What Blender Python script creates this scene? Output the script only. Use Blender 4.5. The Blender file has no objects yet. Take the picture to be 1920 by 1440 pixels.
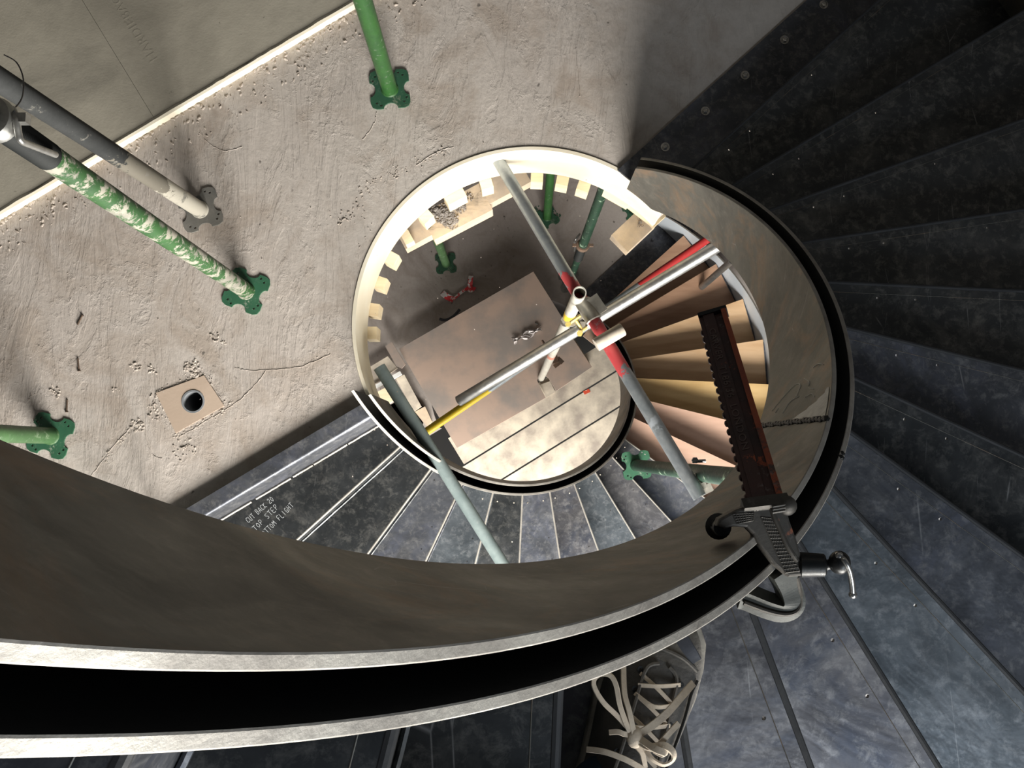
import bpy, bmesh, math, random
from mathutils import Vector, Matrix, Quaternion
random.seed(7)
PI = math.pi
scn = bpy.context.scene
COL = scn.collection
# ------------------------------------------------------------------ camera
F, U0, V0, H = 1603.5, 959.55, 850.33, 3.068          # focal length (px of 1920), nadir, eye height
_d = Vector(((U0-960)/F, -(V0-720)/F, -1)).normalized()
RC = _d.rotation_difference(Vector((0, 0, -1))).to_matrix()   # camera -> world
cam = bpy.data.cameras.new('camera'); camo = bpy.data.objects.new('camera', cam); COL.objects.link(camo)
cam.sensor_width = 36; cam.lens = F*36/1920; cam.clip_start = 0.02
camo.matrix_world = Matrix.Translation((0, 0, H)) @ RC.to_4x4()
scn.camera = camo

def P(px, py, z):
    """world point at height z seen at photo pixel (px, py): used to read positions off the photograph"""
    d = RC @ Vector(((px-960)/F, -(py-720)/F, -1))
    return Vector((0, 0, H)) + d*((z-H)/d.z)

# ------------------------------------------------------------------ node helpers
def new_mat(name):
    m = bpy.data.materials.new(name); m.use_nodes = True
    nt = m.node_tree; nt.nodes.clear()
    out = nt.nodes.new('ShaderNodeOutputMaterial'); b = nt.nodes.new('ShaderNodeBsdfPrincipled')
    nt.links.new(b.outputs[0], out.inputs[0])
    return m, nt, b
def N(nt, t, **kw):
    n = nt.nodes.new(t)
    for k, v in kw.items():
        if k in n.inputs: n.inputs[k].default_value = v
        else: setattr(n, k, v)
    return n
def L(nt, a, b): nt.links.new(a, b)
def noise(nt, co, scale, detail=6, rough=.6, dist=0):
    n = N(nt, 'ShaderNodeTexNoise', Scale=scale, Detail=detail, Roughness=rough, Distortion=dist)
    L(nt, co, n.inputs['Vector']); return n.outputs['Fac']
def ramp(nt, fac, stops, interp='LINEAR'):
    r = nt.nodes.new('ShaderNodeValToRGB'); r.color_ramp.interpolation = interp
    el = r.color_ramp.elements
    while len(el) < len(stops): el.new(.5)
    for e, (p, c) in zip(el, stops):
        e.position = p; e.color = (c, c, c, 1) if not hasattr(c, '__len__') else (*c, 1)
    L(nt, fac, r.inputs[0]); return r.outputs[0]
def mix(nt, fac, a, b, blend='MIX'):
    m = nt.nodes.new('ShaderNodeMix'); m.data_type = 'RGBA'; m.blend_type = blend
    for s, v in ((m.inputs[0], fac), (m.inputs[6], a), (m.inputs[7], b)):
        if hasattr(v, 'links'): L(nt, v, s)
        elif hasattr(v, '__len__'): s.default_value = (*v, 1)
        else: s.default_value = v
    return m.outputs[2]
def mth(nt, op, a, b=0.0, c=None):
    m = nt.nodes.new('ShaderNodeMath'); m.operation = op
    for i, v in enumerate((a, b, c)):
        if v is None: continue
        if hasattr(v, 'links'): L(nt, v, m.inputs[i])
        else: m.inputs[i].default_value = v
    return m.outputs[0]
def coords(nt, stretch=None, rot=0):
    t = nt.nodes.new('ShaderNodeTexCoord'); o = t.outputs['Object']
    if stretch:
        mp = N(nt, 'ShaderNodeMapping'); mp.inputs['Scale'].default_value = stretch; mp.inputs['Rotation'].default_value = (0, 0, rot)
        L(nt, o, mp.inputs[0]); o = mp.outputs[0]
    return o
def bump(nt, b, h, strength=.5, dist=.01, prev=None):
    n = N(nt, 'ShaderNodeBump', Strength=strength, Distance=dist); L(nt, h, n.inputs['Height'])
    if prev is not None: L(nt, prev, n.inputs['Normal'])
    L(nt, n.outputs[0], b.inputs['Normal']); return n.outputs[0]
def simple(name, c1, c2=None, scale=8, rough=.6, metal=0, bs=.2, bd=.003, bscale=60, lo=.35, hi=.65, stretch=None, spec=None, rough2=None):
    m, nt, b = new_mat(name); co = coords(nt, stretch)
    f = noise(nt, co, scale)
    L(nt, ramp(nt, f, [(lo, c1), (hi, c2 or tuple(x*.75 for x in c1))]), b.inputs['Base Color'])
    if rough2 is not None: L(nt, ramp(nt, f, [(lo, rough), (hi, rough2)]), b.inputs['Roughness'])
    else: b.inputs['Roughness'].default_value = rough
    b.inputs['Metallic'].default_value = metal
    if spec is not None: b.inputs['Specular IOR Level'].default_value = spec
    bump(nt, b, noise(nt, co, bscale), bs, bd)
    return m
# ------------------------------------------------------------------ materials
def mat_concrete(name, ca, cb, cc, relief=1.0, mud=True):
    m, nt, b = new_mat(name); co = coords(nt)
    big = noise(nt, co, .9, 3, .5, .4); mid = noise(nt, co, 4, 6, .65, .8); fine = noise(nt, co, 45, 6, .7)
    c = ramp(nt, big, [(.35, ca), (.65, cb)])
    c = mix(nt, ramp(nt, mid, [(.46, 0), (.66, .8)]), c, cc)
    spots = ramp(nt, noise(nt, co, 26, 2, .4), [(.74, 0), (.78, .8)])
    c = mix(nt, spots, c, (.09, .08, .07))
    c = mix(nt, ramp(nt, fine, [(.3, .18), (.7, 0)]), c, (.12, .11, .1))
    L(nt, c, b.inputs['Base Color']); b.inputs['Roughness'].default_value = .82; b.inputs['Specular IOR Level'].default_value = .25
    s = coords(nt, (2.2, .55, 1), .9)
    trowel = noise(nt, s, 3.2, 8, .62, 1.6)
    ridges = ramp(nt, trowel, [(.46, 0), (.5, 1), (.54, 0)])
    p = bump(nt, b, trowel, .28*relief, .028)
    p = bump(nt, b, ridges, .22*relief, .006, p)
    crumb = ramp(nt, noise(nt, co, 30, 5, .7), [(.52, 0), (.75, 1)])
    area = ramp(nt, noise(nt, co, 2.2, 4, .6, .5), [(.5, 0.05), (.62, 1)])
    p = bump(nt, b, mth(nt, 'MULTIPLY', crumb, area), .32*relief, .010, p)
    sl = coords(nt, (9, 1.1, 1), 1.05)
    lines = ramp(nt, noise(nt, sl, 3.0, 8, .7, .4), [(.40, 0), (.5, 1), (.60, 0)])
    p = bump(nt, b, mth(nt, 'MULTIPLY', lines, ramp(nt, noise(nt, co, 1.7, 3), [(.48, 0), (.6, 1)])), .35*relief, .004, p)
    p = bump(nt, b, fine, .4*relief, .004, p)
    return m
M = {}
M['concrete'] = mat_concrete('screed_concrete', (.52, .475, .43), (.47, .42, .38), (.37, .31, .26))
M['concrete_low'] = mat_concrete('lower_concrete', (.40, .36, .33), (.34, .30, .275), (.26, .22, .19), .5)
M['concrete_ceiling'] = mat_concrete('soffit_concrete', (.3, .29, .27), (.25, .24, .22), (.2, .19, .18), .3)
M['patch'] = simple('box_out_board', (.47, .37, .29), (.40, .31, .24), 5, .75, 0, .2, .002, 90)

def mat_board():
    m, nt, b = new_mat('cement_board'); co = coords(nt)
    c = ramp(nt, noise(nt, co, 2.5, 6, .6, .5), [(.3, (.27, .25, .205)), (.5, (.34, .315, .26)), (.7, (.22, .205, .17))])
    c = mix(nt, ramp(nt, noise(nt, co, 30, 3), [(.72, 0), (.77, .7)]), c, (.08, .075, .06))
    L(nt, c, b.inputs['Base Color']); b.inputs['Roughness'].default_value = .8; b.inputs['Specular IOR Level'].default_value = .2
    p = bump(nt, b, noise(nt, co, 120, 4), .25, .002); bump(nt, b, noise(nt, co, 9, 5), .3, .006, p)
    return m
M['board'] = mat_board()
def mat_steel(name, ca, cb, scuff, rough=(.32, .55), metal=.75, patch=None, relief=1.0):
    m, nt, b = new_mat(name); co = coords(nt)
    big = noise(nt, co, 3.2, 5, .6, .6); fine = noise(nt, co, 34, 8, .75, .3)
    c = ramp(nt, big, [(.34, ca), (.66, cb)])
    if patch: c = mix(nt, ramp(nt, noise(nt, co, 4.4, 6, .7, 1.2), [(.50, 0), (.66, .75)]), c, patch)
    c = mix(nt, ramp(nt, fine, [(.50, 0), (.72, .55)]), c, scuff)
    c = mix(nt, ramp(nt, noise(nt, co, 7.5, 9, .72, .6), [(.50, 0), (.68, .24)]), c, scuff)
    sc = N(nt, 'ShaderNodeTexVoronoi', Scale=9, feature='DISTANCE_TO_EDGE'); wv = N(nt, 'ShaderNodeMapping'); wv.inputs['Scale'].default_value = (1, .18, 1); wv.inputs['Rotation'].default_value = (0, 0, .7)
    L(nt, co, wv.inputs[0]); L(nt, wv.outputs[0], sc.inputs['Vector'])
    scr = mth(nt, 'MULTIPLY', ramp(nt, sc.outputs['Distance'], [(0, .5), (.006, 0)]), ramp(nt, noise(nt, co, 7), [(.55, 0), (.65, 1)]))
    c = mix(nt, scr, c, (.45, .45, .45))
    L(nt, c, b.inputs['Base Color']); b.inputs['Metallic'].default_value = metal
    L(nt, ramp(nt, noise(nt, co, 6, 8, .7, .5), [(.35, rough[0]), (.7, rough[1])]), b.inputs['Roughness'])
    p = bump(nt, b, fine, .12*relief, .002); bump(nt, b, big, .2*relief, .02, p)
    return m
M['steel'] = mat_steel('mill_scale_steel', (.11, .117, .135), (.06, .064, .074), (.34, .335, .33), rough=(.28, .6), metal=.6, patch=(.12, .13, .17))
M['steel_dark'] = mat_steel('mill_scale_dark_reflection', (.05, .054, .058), (.03, .033, .035), (.24, .235, .22), rough=(.25, .55), metal=.6)
M['steel_blue'] = mat_steel('mill_scale_blue_reflection', (.115, .13, .145), (.075, .088, .10), (.36, .37, .38), rough=(.28, .55), metal=.6)
M['steel_mauve'] = mat_steel('mill_scale_mauve_reflection', (.125, .122, .13), (.08, .079, .086), (.36, .35, .34), rough=(.28, .55), metal=.6, patch=(.05, .06, .085))
M['nosing_shade'] = simple('nosing_shade_stripe', (.03, .031, .033), (.018, .019, .021), 20, .7, 0)  # upper nosing bead, shade stripe at the nose put into its colour
TONE = {16: 'steel_dark', 15: 'steel_dark', 14: 'steel', 13: 'steel_blue', 12: 'steel_dark', 11: 'steel', 10: 'steel_mauve', 9: 'steel_blue', 8: 'steel_mauve', 7: 'steel'}  # reflections on each tread painted as base colour, over varied mill scale
TONE_UP = {0: 'steel_dark', 1: 'steel_dark', 2: 'steel_dark', 3: 'steel_dark', 4: 'steel_dark', 5: 'steel', 6: 'steel_dark', 7: 'steel', 8: 'steel_blue', 9: 'steel_mauve', 10: 'steel_mauve', 11: 'steel_mauve', 12: 'steel_dark', 13: 'steel_dark'}  # upper treads likewise: reflected tone painted into the steel colour
M['steel_edge'] = simple('ground_steel_edge', (.40, .38, .34), (.25, .23, .205), 12, .55, .35, .5, .002, 90, rough2=.65)
M['stringer'] = mat_steel('raw_steel_plate', (.13, .125, .108), (.085, .082, .072), (.20, .185, .16), (.45, .65), .35, (.22, .145, .09))
M['stringer_out'] = mat_steel('outer_steel_plate', (.74, .80, .86), (.62, .68, .74), (.7, .7, .7), (.5, .7), .05)
M['ring'] = simple('formwork_ply_white', (.86, .80, .66), (.80, .72, .56), 5, .6, 0, .2, .002, 30)
M['timber'] = simple('pale_softwood', (.84, .72, .50), (.74, .59, .38), 3, .7, 0, .3, .002, 30, stretch=(1, 12, 12))
M['timber_dusty'] = simple('dusty_softwood', (.66, .52, .36), (.44, .36, .28), 9, .8, 0, .3, .003, 50)
M['rubble'] = simple('mortar_crumbs', (.34, .31, .28), (.17, .15, .14), 60, .9, 0, .4, .003, 100)
M['plank'] = simple('weathered_plank', (.66, .585, .47), (.33, .285, .24), 7, .8, 0, .3, .002, 40, .38, .68)
M['ply_pink'] = simple('pink_plywood', (.40, .295, .235), (.26, .225, .20), 3.2, .8, 0, .15, .002, 60, .40, .60)
M['tread_ply'] = simple('tread_plywood', (.58, .40, .24), (.48, .31, .17), 3, .6, 0, .2, .002, 40, stretch=(1, 6, 1))
M['tread_ply_shaded'] = simple('tread_plywood_shaded', (.36, .22, .14), (.28, .16, .10), 3, .6, 0, .2, .002, 40, stretch=(1, 6, 1))  # copy of the tread plywood with the weaker light painted in
M['tread_ply_pink'] = simple('tread_plywood_pink', (.62, .40, .30), (.52, .33, .24), 3, .6, 0, .2, .002, 40, stretch=(1, 6, 1))
M['tread_ply_yellow'] = simple('tread_plywood_yellow', (.62, .43, .20), (.52, .34, .14), 3, .6, 0, .2, .002, 40, stretch=(1, 6, 1))
M['black'] = simple('cavity_shade', (.01, .01, .01), (.008, .008, .008), 5, .9)  # near-black colour painted in for the shade between the stringer plates
M['white_bar'] = simple('white_painted_bar', (.8, .8, .78), (.65, .65, .62), 6, .5)
M['nail'] = simple('rusty_nail', (.16, .11, .08), (.1, .07, .05), 50, .6, .6)
M['chalk'] = simple('white_chalk', (.5, .52, .53), (.22, .23, .24), 300, .9, 0, .1, .001, 300, .3, .8)
M['chalk_bright'] = simple('pale_dusty_white', (.85, .83, .78), (.62, .60, .55), 40, .9, 0, 0, .001, 50)
M['chalk_faint'] = simple('faint_chalk', (.30, .30, .27), (.16, .16, .14), 200, .9, 0, .1, .001, 300)
M['tape'] = simple('red_white_tape', (.75, .05, .06), (.85, .8, .8), 22, .4, 0, .1, .001, 50, .5, .53)
M['tape_red'] = simple('orange_red_plastic', (.7, .1, .05), (.6, .08, .04), 22, .4)
M['plastic'] = simple('crumpled_clear_film', (.72, .68, .66), (.5, .44, .42), 60, .25, 0, .6, .003, 90)
M['strap'] = simple('dark_strap', (.07, .075, .09), (.05, .05, .06), 20, .5)
def mat_tube(name, base, base2, bands=(), rough=.38, metal=.7, seed=0., patches=(), dust=.4, jag=.12):
    """bands: (z0, z1, colour) paint zones along the tube with ragged ends; patches: (scale, lo, hi, colour)"""
    m, nt, b = new_mat(name); co = coords(nt)
    mp = N(nt, 'ShaderNodeMapping'); mp.inputs['Location'].default_value = (seed, seed*2, seed*3); L(nt, co, mp.inputs[0]); cs = mp.outputs[0]
    sx = nt.nodes.new('ShaderNodeSeparateXYZ'); L(nt, co, sx.inputs[0])
    n1 = noise(nt, cs, 14, 6, .7, .6); n2 = noise(nt, cs, 60, 5, .7)
    c = ramp(nt, n1, [(.35, base), (.65, base2)])
    zz = mth(nt, 'ADD', sx.outputs[2], mth(nt, 'MULTIPLY', mth(nt, 'SUBTRACT', n1, .5), jag))
    mt = mth(nt, 'ADD', 0.0, metal)
    for z0, z1, colr in bands:
        k = mth(nt, 'MULTIPLY', mth(nt, 'GREATER_THAN', zz, z0), mth(nt, 'LESS_THAN', zz, z1))
        c = mix(nt, k, c, colr); mt = mth(nt, 'MULTIPLY', mt, mth(nt, 'SUBTRACT', 1.0, k))
    for sc, lo, hi, colr in patches:
        k = ramp(nt, noise(nt, cs, sc, 8, .75, .25), [(lo, 0), (hi, 1)])
        c = mix(nt, k, c, colr); mt = mth(nt, 'MULTIPLY', mt, mth(nt, 'SUBTRACT', 1.0, k))
    c = mix(nt, ramp(nt, n2, [(.6, 0), (.8, dust)]), c, (.45, .43, .4))
    L(nt, c, b.inputs['Base Color']); L(nt, mt, b.inputs['Metallic'])
    L(nt, ramp(nt, n2, [(.3, rough), (.7, rough+.18)]), b.inputs['Roughness'])
    bump(nt, b, n2, .25, .002)
    return m
GAL, GAL2 = (.36, .38, .39), (.25, .28, .30)
GREEN, GREEN2 = (.022, .088, .016), (.017, .062, .017)
PLAST = (.30, .285, .235)
M['galv'] = mat_tube('galvanised_tube', (.40, .395, .38), (.26, .26, .255), metal=.85, rough=.34)
M['green'] = mat_tube('green_prop_paint', GREEN, GREEN2, metal=0, patches=((9, .62, .68, (.22, .34, .2)),))
M['green_pale'] = mat_tube('green_prop_paint_dusty', (.055, .125, .045), (.04, .09, .035), metal=0, patches=((8, .55, .66, (.28, .36, .24)),))
M['green_plaster'] = mat_tube('green_prop_plaster_splashed', GREEN, GREEN2, metal=0, seed=3.1, rough=.6, patches=((16, .51, .55, PLAST), (6, .53, .57, (.22, .21, .175))))
M['grey_plaster'] = mat_tube('dark_prop_plaster_splashed', (.028, .03, .03), (.018, .02, .02), bands=((-1, .33, (.47, .44, .37)), (.33, .62, (.17, .155, .125))), metal=.0, rough=.75, seed=5, dust=.08, jag=.5, patches=((8, .58, .64, (.2, .19, .165)), (14, .66, .70, (.22, .12, .06))))
M['green_dark'] = mat_tube('green_prop_dark', (.018, .055, .03), (.014, .035, .024), metal=0, patches=((18, .58, .64, (.25, .36, .25)),))
M['plate_green'] = mat_tube('green_base_plate', (.03, .10, .055), (.025, .075, .045), metal=.1, patches=((10, .58, .68, (.25, .27, .2)),))
M['plate_green_bright'] = mat_tube('green_base_plate_bright', (.035, .13, .07), (.03, .10, .055), metal=.1, patches=((12, .6, .66, (.5, .5, .42)),))
M['plate_dusty'] = mat_tube('dusty_base_plate', (.20, .19, .17), (.13, .13, .12), metal=.1)
M['thread'] = simple('black_screw_thread', (.012, .014, .013), (.008, .01, .01), 20, .75, 0)
M['zinc'] = simple('zinc_handle', (.42, .42, .40), (.28, .28, .27), 30, .35, .8)
M['wire'] = simple('tie_wire', (.2, .19, .18), (.13, .12, .12), 30, .5, .7)
M['coupler'] = simple('cast_coupler', (.52, .50, .44), (.34, .32, .28), 18, .45, .6)
M['coupler_yellow'] = simple('yellow_coupler', (.75, .58, .12), (.5, .4, .2), 40, .5, .1)
M['rust_coupler'] = simple('rusty_coupler', (.24, .15, .10), (.16, .12, .09), 30, .7, .3)
M['clamp_bar'] = mat_tube('rusty_red_clamp_bar', (.085, .04, .033), (.05, .032, .03), metal=.25, rough=.42, patches=((22, .60, .64, (.42, .09, .03)), (35, .66, .72, (.15, .13, .11))))
M['clamp_edge'] = mat_tube('orange_clamp_edge', (.42, .09, .03), (.25, .06, .03), metal=.1, rough=.4, patches=((30, .55, .62, (.07, .045, .035)),))
M['clamp_cast'] = mat_tube('grey_cast_clamp', (.085, .076, .064), (.05, .046, .04), metal=.4, rough=.5, patches=((20, .64, .7, (.3, .1, .05)),))
M['worn_letters'] = simple('worn_raised_letters', (.17, .12, .10), (.10, .075, .065), 40, .45, .4)
M['clamp_dark'] = simple('dark_clamp_arm', (.04, .042, .036), (.025, .027, .024), 25, .55, .3)
M['clamp_black'] = simple('black_clamp_pad', (.015, .016, .016), (.01, .011, .011), 20, .4, .4)
M['chrome'] = simple('worn_bright_steel', (.55, .54, .52), (.3, .3, .29), 40, .22, .9)
M['suede'] = simple('dusty_suede', (.10, .093, .083), (.06, .056, .052), 18, .95, 0, .5, .003, 160)
M['suede_toe'] = simple('dusty_toe_suede', (.15, .135, .115), (.085, .078, .07), 22, .95, 0, .5, .003, 160)
M['sole'] = simple('cream_gum_sole', (.34, .31, .26), (.14, .13, .115), 22, .8, 0, .3, .003, 90)
M['lace'] = simple('cream_shoelace', (.62, .52, .40), (.48, .40, .31), 60, .85, 0, .5, .001, 400)
M['denim'] = simple('dark_teal_denim', (.012, .035, .06), (.008, .02, .035), 30, .95, 0, .6, .002, 300)
M['hole'] = simple('hole_shade', (.012, .011, .01), (.01, .01, .01), 5, .9)  # near-black colour standing in for shade deep in sleeve and pit
M['pipe_lip'] = simple('grey_pipe_lip', (.25, .26, .28), (.18, .19, .2), 5, .5)
M['mortar'] = simple('pale_mortar', (.52, .46, .40), (.36, .31, .27), 30, .95, 0, .6, .006, 70)

# ------------------------------------------------------------------ object helpers
def link(name, me, mat=None, parent=None):
    o = bpy.data.objects.new(name, me); COL.objects.link(o)
    if mat is not None:
        for q in (mat if isinstance(mat, (list, tuple)) else [mat]): me.materials.append(q)
    if parent is not None: o.parent = parent
    return o
def obj(name, bm, mat=None, parent=None, smooth=False, world=False):
    bmesh.ops.recalc_face_normals(bm, faces=bm.faces)
    me = bpy.data.meshes.new(name); bm.to_mesh(me); bm.free()
    if smooth:
        me.shade_smooth() if hasattr(me, 'shade_smooth') else None
        for p in me.polygons: p.use_smooth = True
        try: me.set_sharp_from_angle(angle=.7)
        except Exception: pass
    o = link(name, me, mat, parent)
    return o
def tag(o, label=None, cat=None, group=None, kind=None):
    for k, v in (('label', label), ('category', cat), ('group', group), ('kind', kind)):
        if v: o[k] = v
    return o
def empty(name, loc, label, cat, group=None, q=None):
    o = bpy.data.objects.new(name, None); COL.objects.link(o); o.location = loc; o.empty_display_size = .05
    if q is not None: o.rotation_mode = 'QUATERNION'; o.rotation_quaternion = q
    return tag(o, label, cat, group)
def B(): return bmesh.new()
def prism(bm, pts, z0, z1, holes=(), mi=0, top_mi=None):
    """solid from a 2D outline (optionally with hole outlines) between z0 and z1"""
    loops = [list(pts)]+[list(h) for h in holes]
    top, bot = [], []
    for z, acc in ((z1, top), (z0, bot)):
        edges = []
        for lp in loops:
            vs = [bm.verts.new((p[0], p[1], z)) for p in lp]; acc.append(vs)
            for i in range(len(vs)): edges.append(bm.edges.new((vs[i], vs[(i+1) % len(vs)])))
        if len(loops) == 1 and len(pts) < 9:
            fs = [bm.faces.new(acc[0])]
        else:
            fs = [g for g in bmesh.ops.triangle_fill(bm, edges=edges, use_beauty=True, use_dissolve=False)['geom'] if isinstance(g, bmesh.types.BMFace)]
        for f in fs: f.material_index = mi if (top_mi is None or z == z0) else top_mi
    for a, b in zip(top, bot):
        n = len(a)
        for i in range(n):
            f = bm.faces.new((a[i], a[(i+1) % n], b[(i+1) % n], b[i])); f.material_index = mi
def box(bm, c, s, R=None, mi=0):
    vs = []
    for dx in (-.5, .5):
        for dy in (-.5, .5):
            for dz in (-.5, .5):
                v = Vector((dx*s[0], dy*s[1], dz*s[2]))
                if R is not None: v = R @ v
                vs.append(bm.verts.new(v+Vector(c)))
    for q in ((0, 1, 3, 2), (4, 6, 7, 5), (0, 4, 5, 1), (2, 3, 7, 6), (0, 2, 6, 4), (1, 5, 7, 3)):
        bm.faces.new([vs[i] for i in q]).material_index = mi
def bevel(bm, w=.002, seg=1, ang=.6):
    es = [e for e in bm.edges if len(e.link_faces) == 2 and e.calc_face_angle(0) > ang]
    if es: bmesh.ops.bevel(bm, geom=es, offset=w, segments=seg, profile=.5, affect='EDGES', clamp_overlap=True)
def lathe(bm, prof, n=24, z=True, M4=None, mi=0, closed=False):
    """prof: list of (r, z)"""
    rings = []
    for r, zz in prof:
        rings.append([Vector((r*math.cos(2*PI*i/n), r*math.sin(2*PI*i/n), zz)) for i in range(n)])
    vr = [[bm.verts.new(M4 @ v if M4 is not None else v) for v in ring] for ring in rings]
    seq = list(range(len(vr)))
    pairs = list(zip(seq, seq[1:]))+([(seq[-1], 0)] if closed else [])
    for a, b in pairs:
        for i in range(n):
            bm.faces.new((vr[a][i], vr[a][(i+1) % n], vr[b][(i+1) % n], vr[b][i])).material_index = mi
    if not closed:
        for ring in (vr[0], vr[-1]):
            if ring[0].co != ring[1].co:
                try: bm.faces.new(ring).material_index = mi
                except Exception: pass
def sweep(bm, pts, r, n=8, cap=True, flat=None, up=None, mi=0):
    """tube (or flat ribbon section if flat=(w,t)) along points"""
    pts = [Vector(p) for p in pts]; prev = None; rings = []
    for i, p in enumerate(pts):
        t = (pts[min(i+1, len(pts)-1)]-pts[max(i-1, 0)]).normalized()
        if prev is None:
            u = Vector(up) if up else (Vector((0, 0, 1)) if abs(t.z) < .9 else Vector((1, 0, 0)))
        else: u = prev
        u = (u-t*u.dot(t)).normalized(); prev = u; v = t.cross(u)
        rr = r[i] if hasattr(r, '__len__') else r
        if flat: w, th = flat; ring = [bm.verts.new(p+v*a*w*.5+u*b*th*.5) for a, b in ((-1, -1), (-.9, 1), (.9, 1), (1, -1))]
        else: ring = [bm.verts.new(p+(u*math.cos(2*PI*k/n)+v*math.sin(2*PI*k/n))*rr) for k in range(n)]
        rings.append(ring)
    for a, b in zip(rings, rings[1:]):
        m_ = len(a)
        for k in range(m_): bm.faces.new((a[k], a[(k+1) % m_], b[(k+1) % m_], b[k])).material_index = mi
    if cap:
        for q in (rings[0], rings[-1]): bm.faces.new(q).material_index = mi
def smooth_pts(pts, n=6):
    pts = [Vector(p) for p in pts]; out = []
    for i in range(len(pts)-1):
        p0 = pts[max(i-1, 0)]; p1 = pts[i]; p2 = pts[i+1]; p3 = pts[min(i+2, len(pts)-1)]
        for k in range(n):
            t = k/n
            out.append(.5*((2*p1)+(p2-p0)*t+(2*p0-5*p1+4*p2-p3)*t*t+(3*p1-p0-3*p2+p3)*t**3))
    out.append(pts[-1]); return out
def quat_z(d): return Vector((0, 0, 1)).rotation_difference(Vector(d).normalized())
def circ(cx, cy, r, n=14, ph=0): return [(cx+r*math.cos(2*PI*i/n+ph), cy+r*math.sin(2*PI*i/n+ph)) for i in range(n)]
def lift(bm, seed, amp, scale=3):
    from mathutils import noise as mn
    for v in bm.verts: v.co += mn.noise_vector(v.co*scale+Vector((seed, seed, seed)))*amp

# ------------------------------------------------------------------ stair geometry
HF = 3.05; NR = 18; RISE = HF/NR; CX, CY = .0781, .4835
R1, TP, GAP, PT = .6165, .0100, .0293, .0100      # stringer inner radius, plate, cavity, outer plate
RI = R1+TP+GAP+PT; RO = 1.555
TH0, DTH, ZS, DEP = 42.33, 11.252, .3516, .400
SLAB = -.08                                       # screed sits below the finished steel landing level
def ang(a): return math.radians(TH0-DTH*a)
def cyl(r, a, z): t = ang(a); return Vector((CX+r*math.cos(t), CY+r*math.sin(t), z))
def pol(r, deg, z=0): return Vector((CX+r*math.cos(math.radians(deg)), CY+r*math.sin(math.radians(deg)), z))

def curved_plate(name, ra, rb, a0, a1, ztop, zbot, mats, parent, step=.12, bev=.0012, dark=None):
    """vertical rolled plate between radii ra and rb; ztop/zbot are functions of a"""
    bm = B(); n = max(2, int(abs(a1-a0)/step)); rings = []
    for i in range(n+1):
        a = a0+(a1-a0)*i/n; zt, zb = ztop(a), zbot(a)
        prof = [(ra, zb), (ra, zt-bev), (ra+bev, zt), (rb-bev, zt), (rb, zt-bev), (rb, zb)]
        rings.append([bm.verts.new(cyl(r, a, z)) for r, z in prof])
    for A_, B_ in zip(rings, rings[1:]):
        for k in range(6):
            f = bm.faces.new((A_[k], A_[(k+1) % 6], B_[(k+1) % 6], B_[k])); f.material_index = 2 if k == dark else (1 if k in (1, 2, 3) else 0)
            f.smooth = True
    bm.faces.new(rings[0]); bm.faces.new(rings[-1])
    o = obj(name, bm, mats, parent)
    try: o.data.set_sharp_from_angle(angle=.5)
    except Exception: pass
    return o
def tread(k, b, parent, RO=1.555):
    """folded plate: riser k plus the tread behind it, drilled with small fixing holes"""
    z = b+RISE*(k+1); th = .008; bm = B()
    ra, rb = RI+.0005, RO-.0005
    front = [cyl(r, k, 0) for r in (ra, rb)]
    rows = 8
    outline = [cyl(ra, k, 0)[:2], cyl(rb, k, 0)[:2]]
    outline += [cyl(rb, k+1.0*i/rows, 0)[:2] for i in range(1, rows+1)]
    outline += [cyl(ra, k+1.0*i/4, 0)[:2] for i in range(4, 0, -1)]
    hs = []
    for r, off in ((RI+.045, .035), (RI+.32, .035), (RI+.62, .035), (RI+.05, None), (RI+.22, .035)):
        a = k+math.degrees(off/r)/DTH if off else k+1-math.degrees(.03/r)/DTH
        c = cyl(r, a, 0)
        hs.append(circ(c.x, c.y, .0032, 8))
    prism(bm, outline, z-th, z, hs)
    # riser hanging from the nosing, slightly behind it
    t = ang(k); nrm = Vector((-math.sin(t), math.cos(t), 0))
    A_, B_ = cyl(ra, k, 0), cyl(rb, k, 0)
    o_ = -nrm*.0
    vs = [bm.verts.new(v) for v in (A_+Vector((0, 0, z-th*.5)), B_+Vector((0, 0, z-th*.5)), B_+Vector((0, 0, z-RISE-.002)), A_+Vector((0, 0, z-RISE-.002)))]
    ws = [bm.verts.new(v.co-nrm*.008) for v in vs]
    for q in ((0, 1, 2, 3),): bm.faces.new([vs[i] for i in q])
    bm.faces.new([ws[i] for i in (3, 2, 1, 0)])
    for i in range(4): bm.faces.new((vs[i], ws[i], ws[(i+1) % 4], vs[(i+1) % 4]))
    # rounded nosing bead, lower flight's glint and upper flight's shade painted in
    sweep(bm, [A_+nrm*.001+Vector((0, 0, z-.004)), B_+nrm*.001+Vector((0, 0, z-.004))], .0052 if b < 0 else .0062, 10, mi=1)
    # weld bead in the angle at the back of the tread below
    pts = [cyl(ra+(rb-ra)*i/30, k, z-RISE+.002)+nrm*(.004+.0012*random.random()) for i in range(31)]
    if k > 0: sweep(bm, pts, .0042, 6)
        # faint ground line where the folded lip was dressed
    off = .024
    if b >= 0: sweep(bm, [A_-nrm*off+Vector((0, 0, z+.0002)), B_-nrm*off+Vector((0, 0, z+.0002))], .0007, 5, mi=2)
    o = obj('tread', bm, [M[(TONE if b < 0 else TONE_UP).get(k, 'steel')], M['steel_edge'] if b < 0 else M['nosing_shade'], M['steel_edge'] if b < 0 else M['stringer']], parent)
    return o
PIT = RISE
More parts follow.
